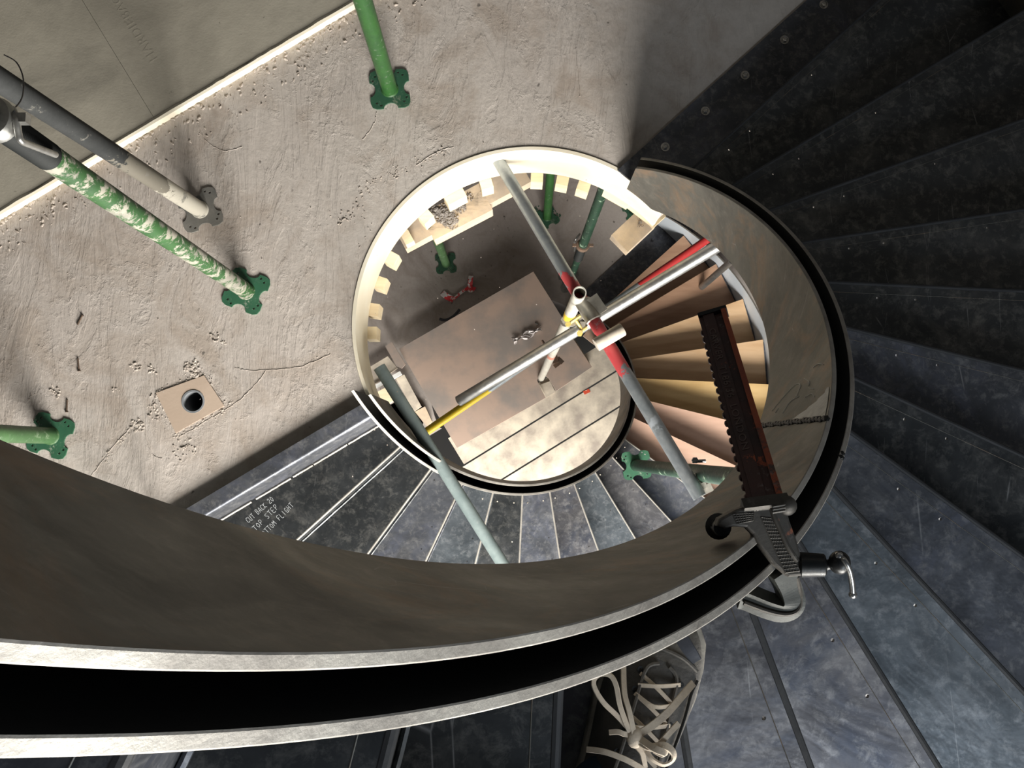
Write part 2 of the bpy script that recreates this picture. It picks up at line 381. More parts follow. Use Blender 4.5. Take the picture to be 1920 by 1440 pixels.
def flight(b, label, kmax, a_lo, a_hi, low):
    root = empty('spiral_staircase', (CX, CY, b), label, 'staircase')
    def P_(o): o.parent = root; o.matrix_parent_inverse = Matrix.Translation((-CX, -CY, -b)); return o
    ro = RO if low else 1.98
    for k in range(0, kmax): P_(tread(k, b, None, ro))
    zt = lambda a: b+ZS+PIT*a
    zb = lambda a: max(b+ZS-DEP+PIT*a, b-.07)
    zi = lambda a: max(b+ZS-DEP+PIT*a, b-.07)
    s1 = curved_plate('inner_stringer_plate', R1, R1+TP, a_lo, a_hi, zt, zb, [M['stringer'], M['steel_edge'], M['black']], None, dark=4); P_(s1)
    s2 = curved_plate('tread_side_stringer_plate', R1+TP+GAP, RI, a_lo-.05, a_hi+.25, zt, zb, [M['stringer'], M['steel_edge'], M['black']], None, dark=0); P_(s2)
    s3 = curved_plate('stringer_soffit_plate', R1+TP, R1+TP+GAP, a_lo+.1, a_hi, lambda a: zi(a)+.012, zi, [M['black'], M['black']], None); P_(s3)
    s4 = curved_plate('outer_stringer_plate', ro, ro+.010, a_lo+.2, a_hi, lambda a: b+(.30 if low else .2)+PIT*a, lambda a: max(b-.05+PIT*a-.25, b-.06), [M['stringer_out'] if low else M['stringer'], M['steel_edge']], None); P_(s4)
    return root, P_
LOW, Plow = flight(-HF, 'lower spiral flight of dark steel steps winding below the floor opening', 17, -1.13, 17.3, True)
UP, Pup = flight(0, 'upper spiral flight of black steel steps winding round the camera', 17, -1.13, 17.3, False)

# landing flange of each flight: flat bolted plate on the slab in front of riser 0
def flange(b, Pf):
    t = ang(0); nrm = Vector((-math.sin(t), math.cos(t), 0)); bm = B()
    w = .212
    A_, B_ = cyl(RI-.01, 0, 0), cyl(RO+(.4 if b else .8), 0, 0)
    cut = (A_-Vector((CX, CY, 0)))
    pts = [A_, B_, B_+nrm*w, A_+nrm*w+Vector((math.cos(t), math.sin(t), 0))*(-.03)]
    prism(bm, [p[:2] for p in pts], b+SLAB+.001, b+SLAB+.013); bevel(bm, .002)
    f = obj('landing_flange', bm, M['steel']); Pf(f)
    bm = B(); vs = []
    p = [A_, B_]
    prism(bm, [A_[:2], B_[:2], (B_+nrm*.01)[:2], (A_+nrm*.01)[:2]], b+SLAB+.01, b+.0)
    g = obj('bottom_riser_plate', bm, M['steel']); Pf(g)
    for i in range(6):
        r = .817+i*.207
        c = cyl(r, 0, b+SLAB+.013)+nrm*.156
        bm = B(); T = Matrix.Translation(c)
        lathe(bm, [(.0, 0), (.017, 0), (.017, .003), (.0, .003)], 20, M4=T)
        lathe(bm, [(.0, .003), (.0105, .003), (.0105, .011), (.006, .0125), (0, .0125)], 6, M4=T)
        bo = obj('bolt', bm, M['chrome'] if b == 0 else M['steel']); bo.parent = f; bo.matrix_parent_inverse = Matrix.Identity(4)
flange(0, Pup); flange(-HF, Plow)
# top landing piece of the lower flight (line B)
def landing(b, Pf):
    k = 17; t = ang(k); nrm = Vector((-math.sin(t), math.cos(t), 0))  # towards the steps
    bm = B(); A_, B_ = cyl(RI, k, 0), cyl(RO+.3, k, 0); w = .062; z = b+HF-.048; zf = z+.048-RISE
    prof = [(.020, zf), (.0, z-.014)]+[(-.014+.014*math.cos(x), z-.014+.014*math.sin(x)) for x in [PI/2*i/8 for i in range(1, 9)]]+[(-w, z+.001), (-w, z-.006), (-.016, z-.007)]+[(-.014+.007*math.cos(x), z-.014+.007*math.sin(x)) for x in [PI/2*i/6 for i in range(6, -1, -1)]]+[(.012, zf)]
    ra = [bm.verts.new(Vector((A_.x, A_.y, zz))+nrm*d) for d, zz in prof]; rb = [bm.verts.new(Vector((B_.x, B_.y, zz))+nrm*d) for d, zz in prof]
    n = len(prof)
    for i in range(n): bm.faces.new((ra[i], ra[(i+1) % n], rb[(i+1) % n], rb[i])).smooth = True
    bm.faces.new(ra); bm.faces.new(rb)
    o = obj('landing_nosing', bm, M['steel']); Pf(o)
    try: o.data.set_sharp_from_angle(angle=.8)
    except Exception: pass
    bm = B()
    segs = [(.02, .16), (.165, .31), (.315, .40), (.41, .56), (.58, .86)]
    for s0, s1 in segs:
        pts = [Vector((A_.x, A_.y, zf+.004))+(B_-A_).normalized()*(s0+(s1-s0)*i/20)+nrm*(.024+.001*random.random()) for i in range(21)]
        sweep(bm, pts, .0052, 6)
    Pf(obj('weld_bead', bm, M['steel_edge']))
landing(-HF, Plow); landing(0, Pup)
# weld joint across the upper stringer
def joint(Pf):
    bm = B(); rise_a = 7.65
    for i in range(24):
        a = rise_a+.012*math.sin(i*1.9)
        z = ZS+PIT*a-.005-i*.0165
        c = cyl(R1-.001, a, z)
        bmesh.ops.create_icosphere(bm, subdivisions=1, radius=.0065, matrix=Matrix.Translation(c) @ Matrix.Diagonal((1, 1, 2.2, 1)))
    Pf(obj('stringer_weld_joint', bm, M['clamp_black']))
    bm = B()
    for (u, v) in ((7.95, 0), (7.99, .004), (8.02, -.002)): bmesh.ops.create_icosphere(bm, subdivisions=1, radius=.006, matrix=Matrix.Translation(cyl(RI-.005, u, ZS+PIT*u-.004-v)))
    Pf(obj('stringer_weld_joint', bm, M['clamp_black']))
    bm = B(); rows = []
    for q in range(13):
        u = 6.98+.62*q/12; vm = .02+.17*(q/12)**1.4
        rows.append([bm.verts.new(cyl(R1-.0012, u, ZS+PIT*u-.010-(vm-.010)*w_/4-.004*math.sin(q*2.1)*(w_ == 4))) for w_ in range(5)])
    for A_, B_ in zip(rows, rows[1:]):
        for k in range(4): bm.faces.new((A_[k], A_[k+1], B_[k+1], B_[k]))
    Pf(tag(obj('ground_patch', bm, M['chalk_bright']), 'pale ground-back patch'))
joint(Pup)

# ------------------------------------------------------------------ floor slabs
def arc(r, d0, d1, n): return [tuple(pol(r, d0+(d1-d0)*i/n)[:2]) for i in range(n+1)]
RR = .672
def slab_outline():
    dB = TH0-DTH*17           # -148.95
    tB = math.radians(dB); nB = Vector((-math.sin(tB), math.cos(tB), 0))
    a = Vector(cyl(RR, 17, 0))-nB*.088; b_ = Vector(cyl(5.5, 17, 0))-nB*.088
    pts = [tuple(pol(RR, 42)[:2])]
    pts = arc(RR, 42, 206, 60)
    pts += [tuple(b_[:2]), (-6, 6), (6, 6), (6, .3)]
    pts += [tuple(pol(1.62, x)[:2]) for x in (2, 10, 20, 30, 42)]
    return pts
BX0, BX1 = P(0, 398, -.03), P(662, 4, -.03)       # edge of the boarded area
def clip_halfplane(pts, p, q, keep_left):
    out = []; d = (q[0]-p[0], q[1]-p[1])
    s = lambda v: (d[0]*(v[1]-p[1])-d[1]*(v[0]-p[0]))*(1 if keep_left else -1)
    for i in range(len(pts)):
        a, b = pts[i], pts[(i+1) % len(pts)]; sa, sb = s(a), s(b)
        if sa >= 0: out.append(a)
        if (sa >= 0) != (sb >= 0):
            t = sa/(sa-sb); out.append((a[0]+(b[0]-a[0])*t, a[1]+(b[1]-a[1])*t))
    return out
SC = P(363, 753, SLAB)                              # sleeve hole in the box-out
bm = B()
prism(bm, slab_outline(), SLAB-.25, SLAB, [circ(SC.x, SC.y, .043, 28)])
o = obj('floor', bm, M['concrete']); tag(o, 'pale grey concrete floor slab around the stair opening', kind='structure')
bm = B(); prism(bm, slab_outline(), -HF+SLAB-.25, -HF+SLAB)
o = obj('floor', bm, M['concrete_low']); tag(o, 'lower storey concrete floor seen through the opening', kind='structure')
bm = B(); prism(bm, slab_outline(), HF+SLAB-.25, HF+SLAB)
o = obj('ceiling', bm, M['concrete_ceiling']); tag(o, 'concrete soffit above the landing', kind='structure')

# boarded area beyond the strip (top left)
d = (BX1-BX0).normalized(); nb = Vector((-d.y, d.x, 0)); BT = SLAB+.03
bang = math.atan2(d.y, d.x)
def boards():
    S = P(285, 215, BT); t_s = (S-BX0).dot(d)
    o0 = BX0+nb*.012
    for (t0, t1, lab) in ((-1.5, t_s-.0006, 'grey-brown cement board left of the fine joint, top left of the floor'), (t_s+.0006, 2.6, 'grey-brown cement board right of the fine joint with faint embossed lettering')):
        bm = B(); q = [o0+d*t0, o0+d*t1, o0+d*t1+nb*3, o0+d*t0+nb*3]
        prism(bm, [p[:2] for p in q], SLAB+.001, BT); bevel(bm, .0015)
        o = obj('cement_board', bm, M['board']); tag(o, lab, 'board')
        if t0 > 0: rt = o
    # faint embossed lettering running away from the edge
    cu = bpy.data.curves.new('t', 'FONT'); cu.body = 'HARDIEBACKER'; cu.size = .05; cu.extrude = .0002; cu.space_character = 1.15
    to = bpy.data.objects.new('t', cu); COL.objects.link(to)
    dg = bpy.context.evaluated_depsgraph_get(); me = bpy.data.meshes.new_from_object(to.evaluated_get(dg)); bpy.data.objects.remove(to)
    a = P(297, 110, BT); b_ = P(232, 8, BT)
    o = link('embossed_lettering', me, M['board'], rt); o.location = a+Vector((0, 0, .0003)); o.rotation_euler = (0, 0, math.atan2((b_-a).y, (b_-a).x))
    # bright strip on the edge
    from mathutils import noise as mn
    bm = B(); n = 160; L0 = -1.5; L1 = 2.6; rows = []
    for i in range(n+1):
        t = L0+(L1-L0)*i/n; j = .006*mn.noise(Vector((t*9, 1, 0)))+.003*mn.noise(Vector((t*40, 3, 0)))
        base = BX0+d*t
        prof = [(-.0, SLAB), (0, BT+.004), (.010+max(0, j), BT+.006), (.022+j*1.6, BT+.0005), (.022+j*1.6, SLAB)]
        rows.append([bm.verts.new(Vector((base.x, base.y, z))+nb*x) for x, z in prof])
    for A_, B_ in zip(rows, rows[1:]):
        for k in range(4): bm.faces.new((A_[k], A_[k+1], B_[k+1], B_[k]))
    bm.faces.new(rows[0]); bm.faces.new(rows[-1])
    o = obj('trim_1', bm, M['ring']); tag(o, 'bright thin edge strip between boards and concrete', kind='structure')
    # crumbs of mortar along the strip, south side
    bm = B()
    for i in range(420):
        t = random.uniform(-.3, 2.2); w = random.random()**2*.13
        c = BX0+d*t-nb*(w+.004); s = random.uniform(.002, .007)*(1.2-w*4)
        bmesh.ops.create_icosphere(bm, subdivisions=1, radius=max(s, .002), matrix=Matrix.Translation((c.x, c.y, SLAB+.001)) @ Matrix.Rotation(random.random()*3, 4, 'Z') @ Matrix.Diagonal((1.5, .8, .55, 1)))
    lift(bm, 3, .003, 60)
    o = obj('mortar_crumbs', bm, M['mortar']); tag(o, 'crumbled mortar along the edge strip', 'rubble', kind='stuff')
boards()

# box-out patch with its sleeve, and rubble around it
def pxpoly(pts, z): return [P(x, y, z)[:2] for x, y in pts]
e = empty('floor_box_out', P(340, 760, SLAB), 'square beige board set in the screed around a round dark sleeve hole', 'floor hatch')
bm = B(); prism(bm, pxpoly([(293, 737), (383, 704), (421, 761), (330, 812)], SLAB), SLAB-.01, SLAB+.004, [circ(SC.x, SC.y, .0425, 28)])
o = obj('board', bm, M['patch'], e); o.matrix_parent_inverse = Matrix.Translation(-e.location)
bm = B(); lathe(bm, [(.0425, SLAB-.24), (.0425, SLAB+.006), (.036, SLAB+.006), (.036, SLAB-.24)], 32, M4=Matrix.Translation((SC.x, SC.y, 0)), closed=True)
o = obj('sleeve', bm, M['pipe_lip'], e, True); o.matrix_parent_inverse = Matrix.Translation(-e.location)
bm = B(); lathe(bm, [(0, SLAB-.24), (.037, SLAB-.24), (.037, SLAB-.236), (0, SLAB-.236)], 24, M4=Matrix.Translation((SC.x, SC.y, 0)))
o = obj('sleeve_bottom', bm, M['hole'], e); o.matrix_parent_inverse = Matrix.Translation(-e.location)
bm = B()
def crumbs(bm, x, y, rad, n, smin, smax, z=SLAB, ell=1, sq=.55):
    c = P(x, y, z)
    for i in range(n):
        a = random.random()*2*PI; r = rad*random.random()**.7
        s = random.uniform(smin, smax)*.62
        bmesh.ops.create_icosphere(bm, subdivisions=1, radius=s, matrix=Matrix.Translation((c.x+r*math.cos(a), c.y+r*math.sin(a)*ell, z+s*.2)) @ Matrix.Rotation(random.random()*6, 4, 'Z') @ Matrix.Diagonal((1.4, .9, sq, 1)))
def crumb_line(bm, pts, n, w, smin, smax, z=SLAB):
    for i in range(n):
        k = random.randrange(len(pts)-1); t = random.random()
        x = pts[k][0]*(1-t)+pts[k+1][0]*t+random.gauss(0, w); y = pts[k][1]*(1-t)+pts[k+1][1]*t+random.gauss(0, w)
        s = random.uniform(smin, smax)*.6; c = P(x, y, z)
        bmesh.ops.create_icosphere(bm, subdivisions=1, radius=s, matrix=Matrix.Translation((c.x, c.y, z+s*.1)) @ Matrix.Rotation(random.random()*6, 4, 'Z') @ Matrix.Diagonal((1.5, .9, .5, 1)))
crumbs(bm, 362, 692, .035, 60, .003, .010); crumbs(bm, 255, 690, .022, 16, .004, .009); crumbs(bm, 284, 695, .02, 12, .003, .008)
crumbs(bm, 292, 765, .035, 40, .003, .008, ell=1.6); crumbs(bm, 258, 800, .03, 30, .003, .009); crumbs(bm, 218, 731, .014, 8, .003, .007)
crumbs(bm, 104, 730, .02, 14, .003, .009); crumbs(bm, 108, 742, .008, 3, .006, .010); crumbs(bm, 60, 740, .02, 8, .003, .006)
crumbs(bm, 345, 840, .05, 50, .002, .007); crumbs(bm, 402, 630, .02, 18, .003, .008); crumbs(bm, 420, 645, .014, 8, .003, .007)
crumb_line(bm, [(293, 737), (330, 722), (360, 710), (385, 700)], 60, 2.5, .003, .008)
crumb_line(bm, [(332, 820), (380, 790), (440, 755)], 110, 4, .002, .007)
crumb_line(bm, [(297, 745), (330, 812)], 40, 3, .002, .006); crumb_line(bm, [(388, 700), (422, 758)], 25, 3, .002, .005)
crumb_line(bm, [(175, 890), (215, 835), (260, 790)], 50, 3, .002, .006)
crumb_line(bm, [(640, 420), (690, 350), (760, 310), (850, 285)], 130, 6, .002, .007)
crumb_line(bm, [(590, 420), (700, 400), (660, 470)], 40, 12, .002, .005)
crumb_line(bm, [(40, 410), (120, 380), (200, 330)], 60, 14, .002, .006)
for i in range(90): crumbs(bm, random.uniform(20, 1130), random.uniform(60, 840), .01, 1, .0015, .0035)
lift(bm, 9, .0035, 55)
o = obj('screed_crumbs', bm, M['mortar']); tag(o, 'loose mortar crumbs and trowel droppings on the screed', 'rubble', kind='stuff')
# raised trowel ridges
bm = B()
for pts in ([(170, 895), (215, 835), (262, 785)], [(335, 820), (365, 803), (440, 757), (480, 720), (498, 695)], [(440, 690), (480, 695), (560, 688), (620, 664)], [(370, 225), (385, 262), (420, 283), (455, 275)], [(1080, 90), (1088, 180)],
            [(780, 310), (820, 285), (850, 275)], [(268, 800), (285, 850), (305, 860)], [(706, 210), (700, 235), (680, 262)]):
    sp = smooth_pts([P(x, y, SLAB+.0005) for x, y in pts], 10)
    sp = [p+Vector((random.uniform(-.002, .002), random.uniform(-.002, .002), 0)) for p in sp]
    sweep(bm, sp, [.0007+.0011*random.random() for _ in sp], 6)
o = obj('trowel_ridges', bm, M['concrete']); tag(o, 'thin raised trowel ridges in the screed', 'rubble', kind='stuff')
for (x0, y0, x1, y1, lab) in ((145, 609, 154, 592, 'rusty nail lying on the screed, uppermost of the three left of the box-out'), (146, 672, 148, 695, 'rusty nail lying on the screed, middle of the three'), (126, 750, 125, 772, 'rusty nail lying on the screed just above the left green prop foot')):
    bm = B(); a, b_ = P(x0, y0, SLAB+.003), P(x1, y1, SLAB+.003); sweep(bm, [a, b_], .003, 8)
    dd = (b_-a).normalized(); sweep(bm, [b_, b_+dd*.002], .006, 10)
    tag(obj('nail', bm, M['nail']), lab, 'nail', 'nails on the screed')

# ------------------------------------------------------------------ curved formwork round the opening
e = empty('curved_formwork', (CX, CY, SLAB-.25), 'bright white curved timber formwork lining the round floor opening', 'formwork')
Te = Matrix.Translation(-e.location)
def ringband(name, ra, rb, z0, z1, d0, d1, mt, parent, n=70):
    bm = B(); rings = []
    for i in range(n+1):
        dg = d0+(d1-d0)*i/n
        rings.append([bm.verts.new(pol(r, dg, z)) for r, z in ((ra, z0), (ra, z1), (rb, z1), (rb, z0))])
    for A_, B_ in zip(rings, rings[1:]):
        for k in range(4):
            f = bm.faces.new((A_[k], A_[(k+1) % 4], B_[(k+1) % 4], B_[k])); f.smooth = True
    bm.faces.new(rings[0]); bm.faces.new(rings[-1])
    o = obj(name, bm, mt)
    try: o.data.set_sharp_from_angle(angle=.5)
    except Exception: pass
    return o
o = ringband('curved_lining', RR-.014, RR-.001, SLAB-.26, SLAB+.004, 41.5, 204.4, M['ring'], None); o.parent = e; o.matrix_parent_inverse = Te
# vertical studs behind the lining, their lower ends showing inside the curve
def stud(deg, w=.045, dr=.045, z0=SLAB-.36, z1=SLAB-.262, r_out=RR-.006):
    bm = B(); c = pol(r_out-dr/2, deg, (z0+z1)/2)
    box(bm, c, (dr, w, z1-z0), Matrix.Rotation(math.radians(deg), 3, 'Z')); bevel(bm, .002)
    o = obj('stud', bm, M['timber']); o.parent = e; o.matrix_parent_inverse = Te
def deg_of(px, py, z): p = P(px, py, z); return math.degrees(math.atan2(p.y-CY, p.x-CX))
for (x, y) in ((733, 487), (711, 533), (697, 583), (690, 627), (793, 403), (848, 362), (907, 333), (1007, 320), (1058, 323), (1100, 335)):
    stud(deg_of(x, y, SLAB-.31) % 360, .05 if x != 848 else .085)
def beam(pa, pb, z, w, h, mt, name, label, group=None, dz=0):
    a, b_ = P(*pa, z), P(*pb, z+dz); dd = b_-a; bm = B()
    R = Vector((1, 0, 0)).rotation_difference(dd.normalized()).to_matrix()
    box(bm, (0, 0, 0), (dd.length, w, h)); bevel(bm, .002)
    o = obj(name, bm, mt); o.location = (a+b_)/2; o.rotation_mode = 'QUATERNION'; o.rotation_quaternion = R.to_quaternion()
    if label: tag(o, label, 'timber', group)
    return o
zb_ = SLAB-.43
beam((752, 452), (985, 327), zb_, .10, .075, M['timber_dusty'], 'timber_bearer', 'long dusty softwood bearer under the upper left of the opening, behind the shorter one', 'bearers under the slab')
beam((806, 436), (914, 380), zb_-.01, .10, .095, M['timber_dusty'], 'timber_bearer', 'short dusty softwood bearer nearest the void at upper left', 'bearers under the slab')
beam((1160, 460), (1213, 410), zb_-.02, .10, .07, M['timber_dusty'], 'timber_bearer', 'twin dusty softwood bearer end sticking out at the upper right of the opening', 'bearers under the slab')
beam((1136, 352), (1182, 378), SLAB-.31, .05, .09, M['timber'], 'timber_packer', 'pale softwood packer with knots curved along the upper right of the opening', 'packers round the opening')
beam((1180, 372), (1232, 412), SLAB-.31, .05, .09, M['timber'], 'timber_packer', 'pale softwood packer ending at the black landing plate', 'packers round the opening')
beam((757, 452), (772, 444), SLAB-.35, .055, .06, M['timber'], 'timber_packer', 'small pale block on the left end of the long bearer', 'packers round the opening')
beam((1222, 424), (1244, 404), SLAB-.37, .02, .04, M['timber'], 'timber_packer', 'thin pale stop strip where the curved lining meets the stair', 'packers round the opening')
bm = B()
crumbs(bm, 822, 395, .055, 160, .002, .007, zb_+.040, .5); crumbs(bm, 852, 392, .05, 90, .002, .006, zb_+.042, .5); crumbs(bm, 870, 370, .04, 60, .002, .006, zb_+.040, .6); crumbs(bm, 838, 410, .05, 200, .003, .009, zb_+.040, .6); crumbs(bm, 822, 398, .04, 90, .003, .010, zb_+.043, .6); crumbs(bm, 846, 424, .03, 60, .002, .005, zb_+.038, .6); crumbs(bm, 862, 386, .03, 60, .003, .009, zb_+.042, .6)
lift(bm, 2, .003, 80)
tag(obj('mortar_rubble', bm, M['rubble']), 'grey mortar rubble spilled on the two timber bearers', 'rubble', kind='stuff')
bm = B(); crumbs(bm, 1200, 418, .02, 30, .0015, .004, zb_+.018); lift(bm, 2, .002, 80)
tag(obj('mortar_rubble', bm, M['rubble']), 'few grey crumbs on the twin bearer end', 'rubble', kind='stuff')

# ------------------------------------------------------------------ props
def plate_outline(s=.075, notch=.024):
    pts = []
    c = .022
    for k in range(4):
        R = Matrix.Rotation(k*PI/2, 2)
        seg = [(s, -s+c)] + [(s-notch*math.cos(x)*.9, notch*math.sin(x)*1.15) for x in [-PI/2+PI*i/8 for i in range(9)]] + [(s, s-c), (s-c*.3, s-c*.3), (s-c, s)]
        pts += [tuple(R @ Vector(p)) for p in seg]
    return pts
PLH = [(a*.052, b_*.052) for a in (-1, 1) for b_ in (-1, 1)]+[(a*.036, b_*.062) for a, b_ in ((1, 1), (-1, -1))]+[(a*.062, b_*.036) for a, b_ in ((1, -1), (-1, 1))]
def base_plate(parent, rot, mt):
    bm = B(); prism(bm, plate_outline(), 0.0, .006, [circ(x, y, .0045, 10) for x, y in PLH])
    o = obj('base_plate', bm, mt, parent); o.rotation_euler = (0, 0, rot); return o
def tube_mesh(bm, r, z0, z1, wall=.0035, n=28, cut=6):
    prof = [(r, z0), (r, z1), (r-wall, z1), (r-wall, z0)]
    k = max(1, int((z1-z0)/.3)); pr = [(r, z0+(z1-z0)*i/k) for i in range(k+1)]+[(r-wall, z1), (r-wall, z0)]
    lathe(bm, pr, n, closed=True)
def prop(base, towards, rot, label, mt, plate_mt, length=2.62, outer=1.25, r=.0300, inner_r=.0241, inv=False, handle_ang=0, inner_mt=None, collar_z=None, handle_px=None, name='steel_prop', group='adjustable steel props'):
    dd = (towards-base).normalized()
    e = empty(name, base, label, 'prop', group)
    base_plate(e, rot, plate_mt)
    q = quat_z(dd)
    def part(nm, bm, m_, par=e, sm=True, z=0):
        o = obj(nm, bm, m_, par, sm)
        if par is e: o.rotation_mode = 'QUATERNION'; o.rotation_quaternion = q
        return o
    ra, rb = (r, inner_r) if not inv else (inner_r, r)
    bm = B(); tube_mesh(bm, ra, .004, outer); lathe(bm, [(ra+.0005, .004), (ra+.004, .006), (ra+.0005, .012)], 28)
    part('outer_tube' if not inv else 'inner_tube', bm, mt if not inv else (inner_mt or mt))
    cz = outer
    # threaded length
    bm = B(); zt = .24; prof = []
    if collar_z: zt = collar_z-outer
    nth = int(zt/.006)
    zs = cz if not inv else cz
    for i in range(nth):
        prof += [(r-.0005, zs+i*.006), (r+.0012, zs+i*.006+.003)]
    prof += [(r-.0005, zs+nth*.006)]
    lathe(bm, prof, 28); part('threaded_sleeve', bm, M['thread'])
    cz2 = (cz+zt) if collar_z is None else collar_z
    bm = B(); lathe(bm, [(r+.001, cz2), (r+.012, cz2+.003), (r+.014, cz2+.02), (r+.010, cz2+.036), (r+.001, cz2+.038)], 28)
    for s in (-1, 1): box(bm, (s*(r+.022), 0, cz2+.02), (.03, .018, .018))
    col = part('collar_nut', bm, M['zinc'] if not inv else M['rust_coupler'])
    bm = B(); ca, sa = math.cos(handle_ang), math.sin(handle_ang)
    X = lambda u, z, v=0: Vector((u*ca-v*sa, u*sa+v*ca, z))
    sweep(bm, smooth_pts([X(r+.03, cz2+.02, -.05), X(r+.03, cz2+.02), X(r+.032, cz2-.02), X(r+.018, cz2-.06), X(r+.010, cz2-.17)], 6), .0065, 10)
    if handle_px:
        bm.free(); bm = B(); sweep(bm, smooth_pts([P(*p) for p in handle_px], 6), .0068, 12)
    h_ = obj('handle', bm, M['zinc'], col, True)
    if handle_px: h_.matrix_parent_inverse = (Matrix.Translation(base) @ q.to_matrix().to_4x4()).inverted()
    bm = B(); tube_mesh(bm, rb, cz2, length); 
    part('inner_tube' if not inv else 'outer_tube', bm, (inner_mt or M['grey_plaster']) if not inv else mt)
    bm = B(); prism(bm, plate_outline(), 0, .006); hp = obj('head_plate', bm, plate_mt, e); hp.location = dd*length; hp.rotation_euler = (0, 0, rot)
    return e
def up_from(bx, by, z0, tx, ty):
    """direction point: the prop passes image point (tx,ty); its height follows from standing nearly plumb"""
    rb_ = math.hypot(bx-U0, by-V0); rt = math.hypot(tx-U0, ty-V0)
    z = H-(H-z0)*rb_/rt
    return P(bx, by, z0), P(tx, ty, z)
S_ = SLAB
a, t = up_from(731, 168, S_, 680, 0)
prop(a, t, .08, 'clean bright green steel prop standing alone at the top of the floor', M['green'], M['plate_green'])
a, t = up_from(376, 394, S_, 27, 168)
prop(a, t, .3, 'dark plaster-splashed steel prop nearest the boards, on a dusty foot', M['grey_plaster'], M['plate_dusty'], outer=1.5)
a, t = up_from(462, 546, S_, 100, 300)
prop(a, t, -.35, 'green steel prop splashed with pale plaster, black thread and bent handle', M['green_plaster'], M['plate_green_bright'], outer=1.37, collar_z=1.545, handle_px=[(24, 205, 1.47), (30, 222, 1.49), (35, 252, 1.48), (40, 264, 1.47), (58, 272, 1.43), (104, 290, 1.33)])
a, t = up_from(96, 817, S_, 0, 813)
prop(a, t, -.28, 'dusty green steel prop at the left edge below the nails', M['green_pale'], M['plate_green_bright'], outer=1.2)
ZL = -HF+SLAB
a, t = P(836, 494, ZL), P(823, 458, ZL+.75)
prop(a, t, .1, 'pale green prop on the lower floor beneath the left bearers', M['green_pale'], M['plate_green'], length=2.6, outer=1.4)
a, t = P(1026, 408, ZL), P(1033, 313, ZL+.65)
prop(a, t, .5, 'bright green prop on the lower floor behind the long grey tube', M['green'], M['plate_green'], length=2.6, outer=1.5)
a, t = P(1068, 528, ZL), P(1133, 350, ZL+1.75)
prop(a, t, .2, 'dark green prop on the lower floor with a rusty collar halfway up', M['green_dark'], M['plate_dusty'], length=2.55, outer=.55, inv=True, inner_mt=M['green_dark'], handle_ang=2.5)
a, t = up_from(1188, 396, ZL, 1215, 340)
prop(a, t, .4, 'green prop mostly hidden under the packers at upper right', M['green_dark'], M['plate_green'], length=2.6, outer=1.4)
kk = 8; zt_ = -HF+RISE*(kk+1)
a = P(1193, 872, zt_+.002); tt = P(1362, 893, H-(H-zt_)*math.hypot(1193-U0, 872-V0)/math.hypot(1362-U0, 893-V0))
prop(a, tt, .1, 'green prop standing on a lower steel step beside the stair opening', M['green_dark'], M['plate_green_bright'], length=2.6, outer=2.2)
# tie wire on the dark prop
bm = B(); sweep(bm, smooth_pts([P(8, 103, 1.2), P(30, 116, 1.22), P(42, 140, 1.24), P(44, 165, 1.25), P(38, 190, 1.3), P(14, 216, 1.35)], 8), .0016, 6)
tag(obj('tie_wire', bm, M['wire']), 'loop of thin tie wire hanging between the two left props', 'wire')

# ------------------------------------------------------------------ scaffold tubes
def tube(p0, p1, label, mt, r=.02415, group='scaffold tubes across the stair well', wall=.004):
    dd = p1-p0; bm = B(); tube_mesh(bm, r, 0, dd.length, wall, 32)
    o = obj('scaffold_tube', bm, mt, None, True); o.location = p0; o.rotation_mode = 'QUATERNION'; o.rotation_quaternion = quat_z(dd)
    tag(o, label, 'tube', group); return o
mt1 = mat_tube('tube_grey_red', GAL, GAL2, bands=((.60, 1.0, (.42, .05, .055)),), patches=((6, .60, .62, (.25, .27, .29)),), seed=1, jag=.3)
t1a, t1b = P(930, 294, -.18), P(1312, 932, .12)
tube(t1a, t1b, 'long blue-grey scaffold tube with a red painted middle, running top to bottom', mt1)
tube(P(1352, 458, -.22), P(860, 752, -.72), 'bright galvanised scaffold tube crossing from upper right to lower left', M['galv'])
mt3 = mat_tube('tube_green_grey', (.22, .27, .265), (.16, .205, .205), seed=2, rough=.6, metal=.1)
tube(P(711, 688, -.19), P(985, 1125, -.25), 'dull green-grey scaffold tube over the lower steps at left', mt3)
p0, p1 = P(797, 811, -2.0), P(1338, 441, -2.0)
LT = (p1-p0).length
mt5 = mat_tube('tube_yellow_red_ends', GAL, GAL2, bands=((-1, .46, (.58, .42, .015)), (LT-.56, 9, (.42, .03, .03))), seed=4, metal=.6)
tube(p0, p1, 'deeper scaffold tube with yellow left end and red right end', mt5)
tb = P(1013, 712, -HF+.01); tp = P(1087, 549, .07)
mt4 = mat_tube('standard_tube', (.50, .49, .43), (.38, .35, .30), bands=((2.70, 2.80, (.8, .55, .03)), (1.38, 1.50, (.5, .2, .14))), metal=.05, seed=6)
tube(P(1013, 712, -HF+SLAB), tp, 'upright scaffold tube with open top and yellow band, rising through the pink plywood', mt4)
tube(P(1316, 538, -HF+RISE*2+.02), P(1372, 489, -2.1), 'short upright galvanised tube standing on a plywood-covered step', M['galv'], r=.0215)
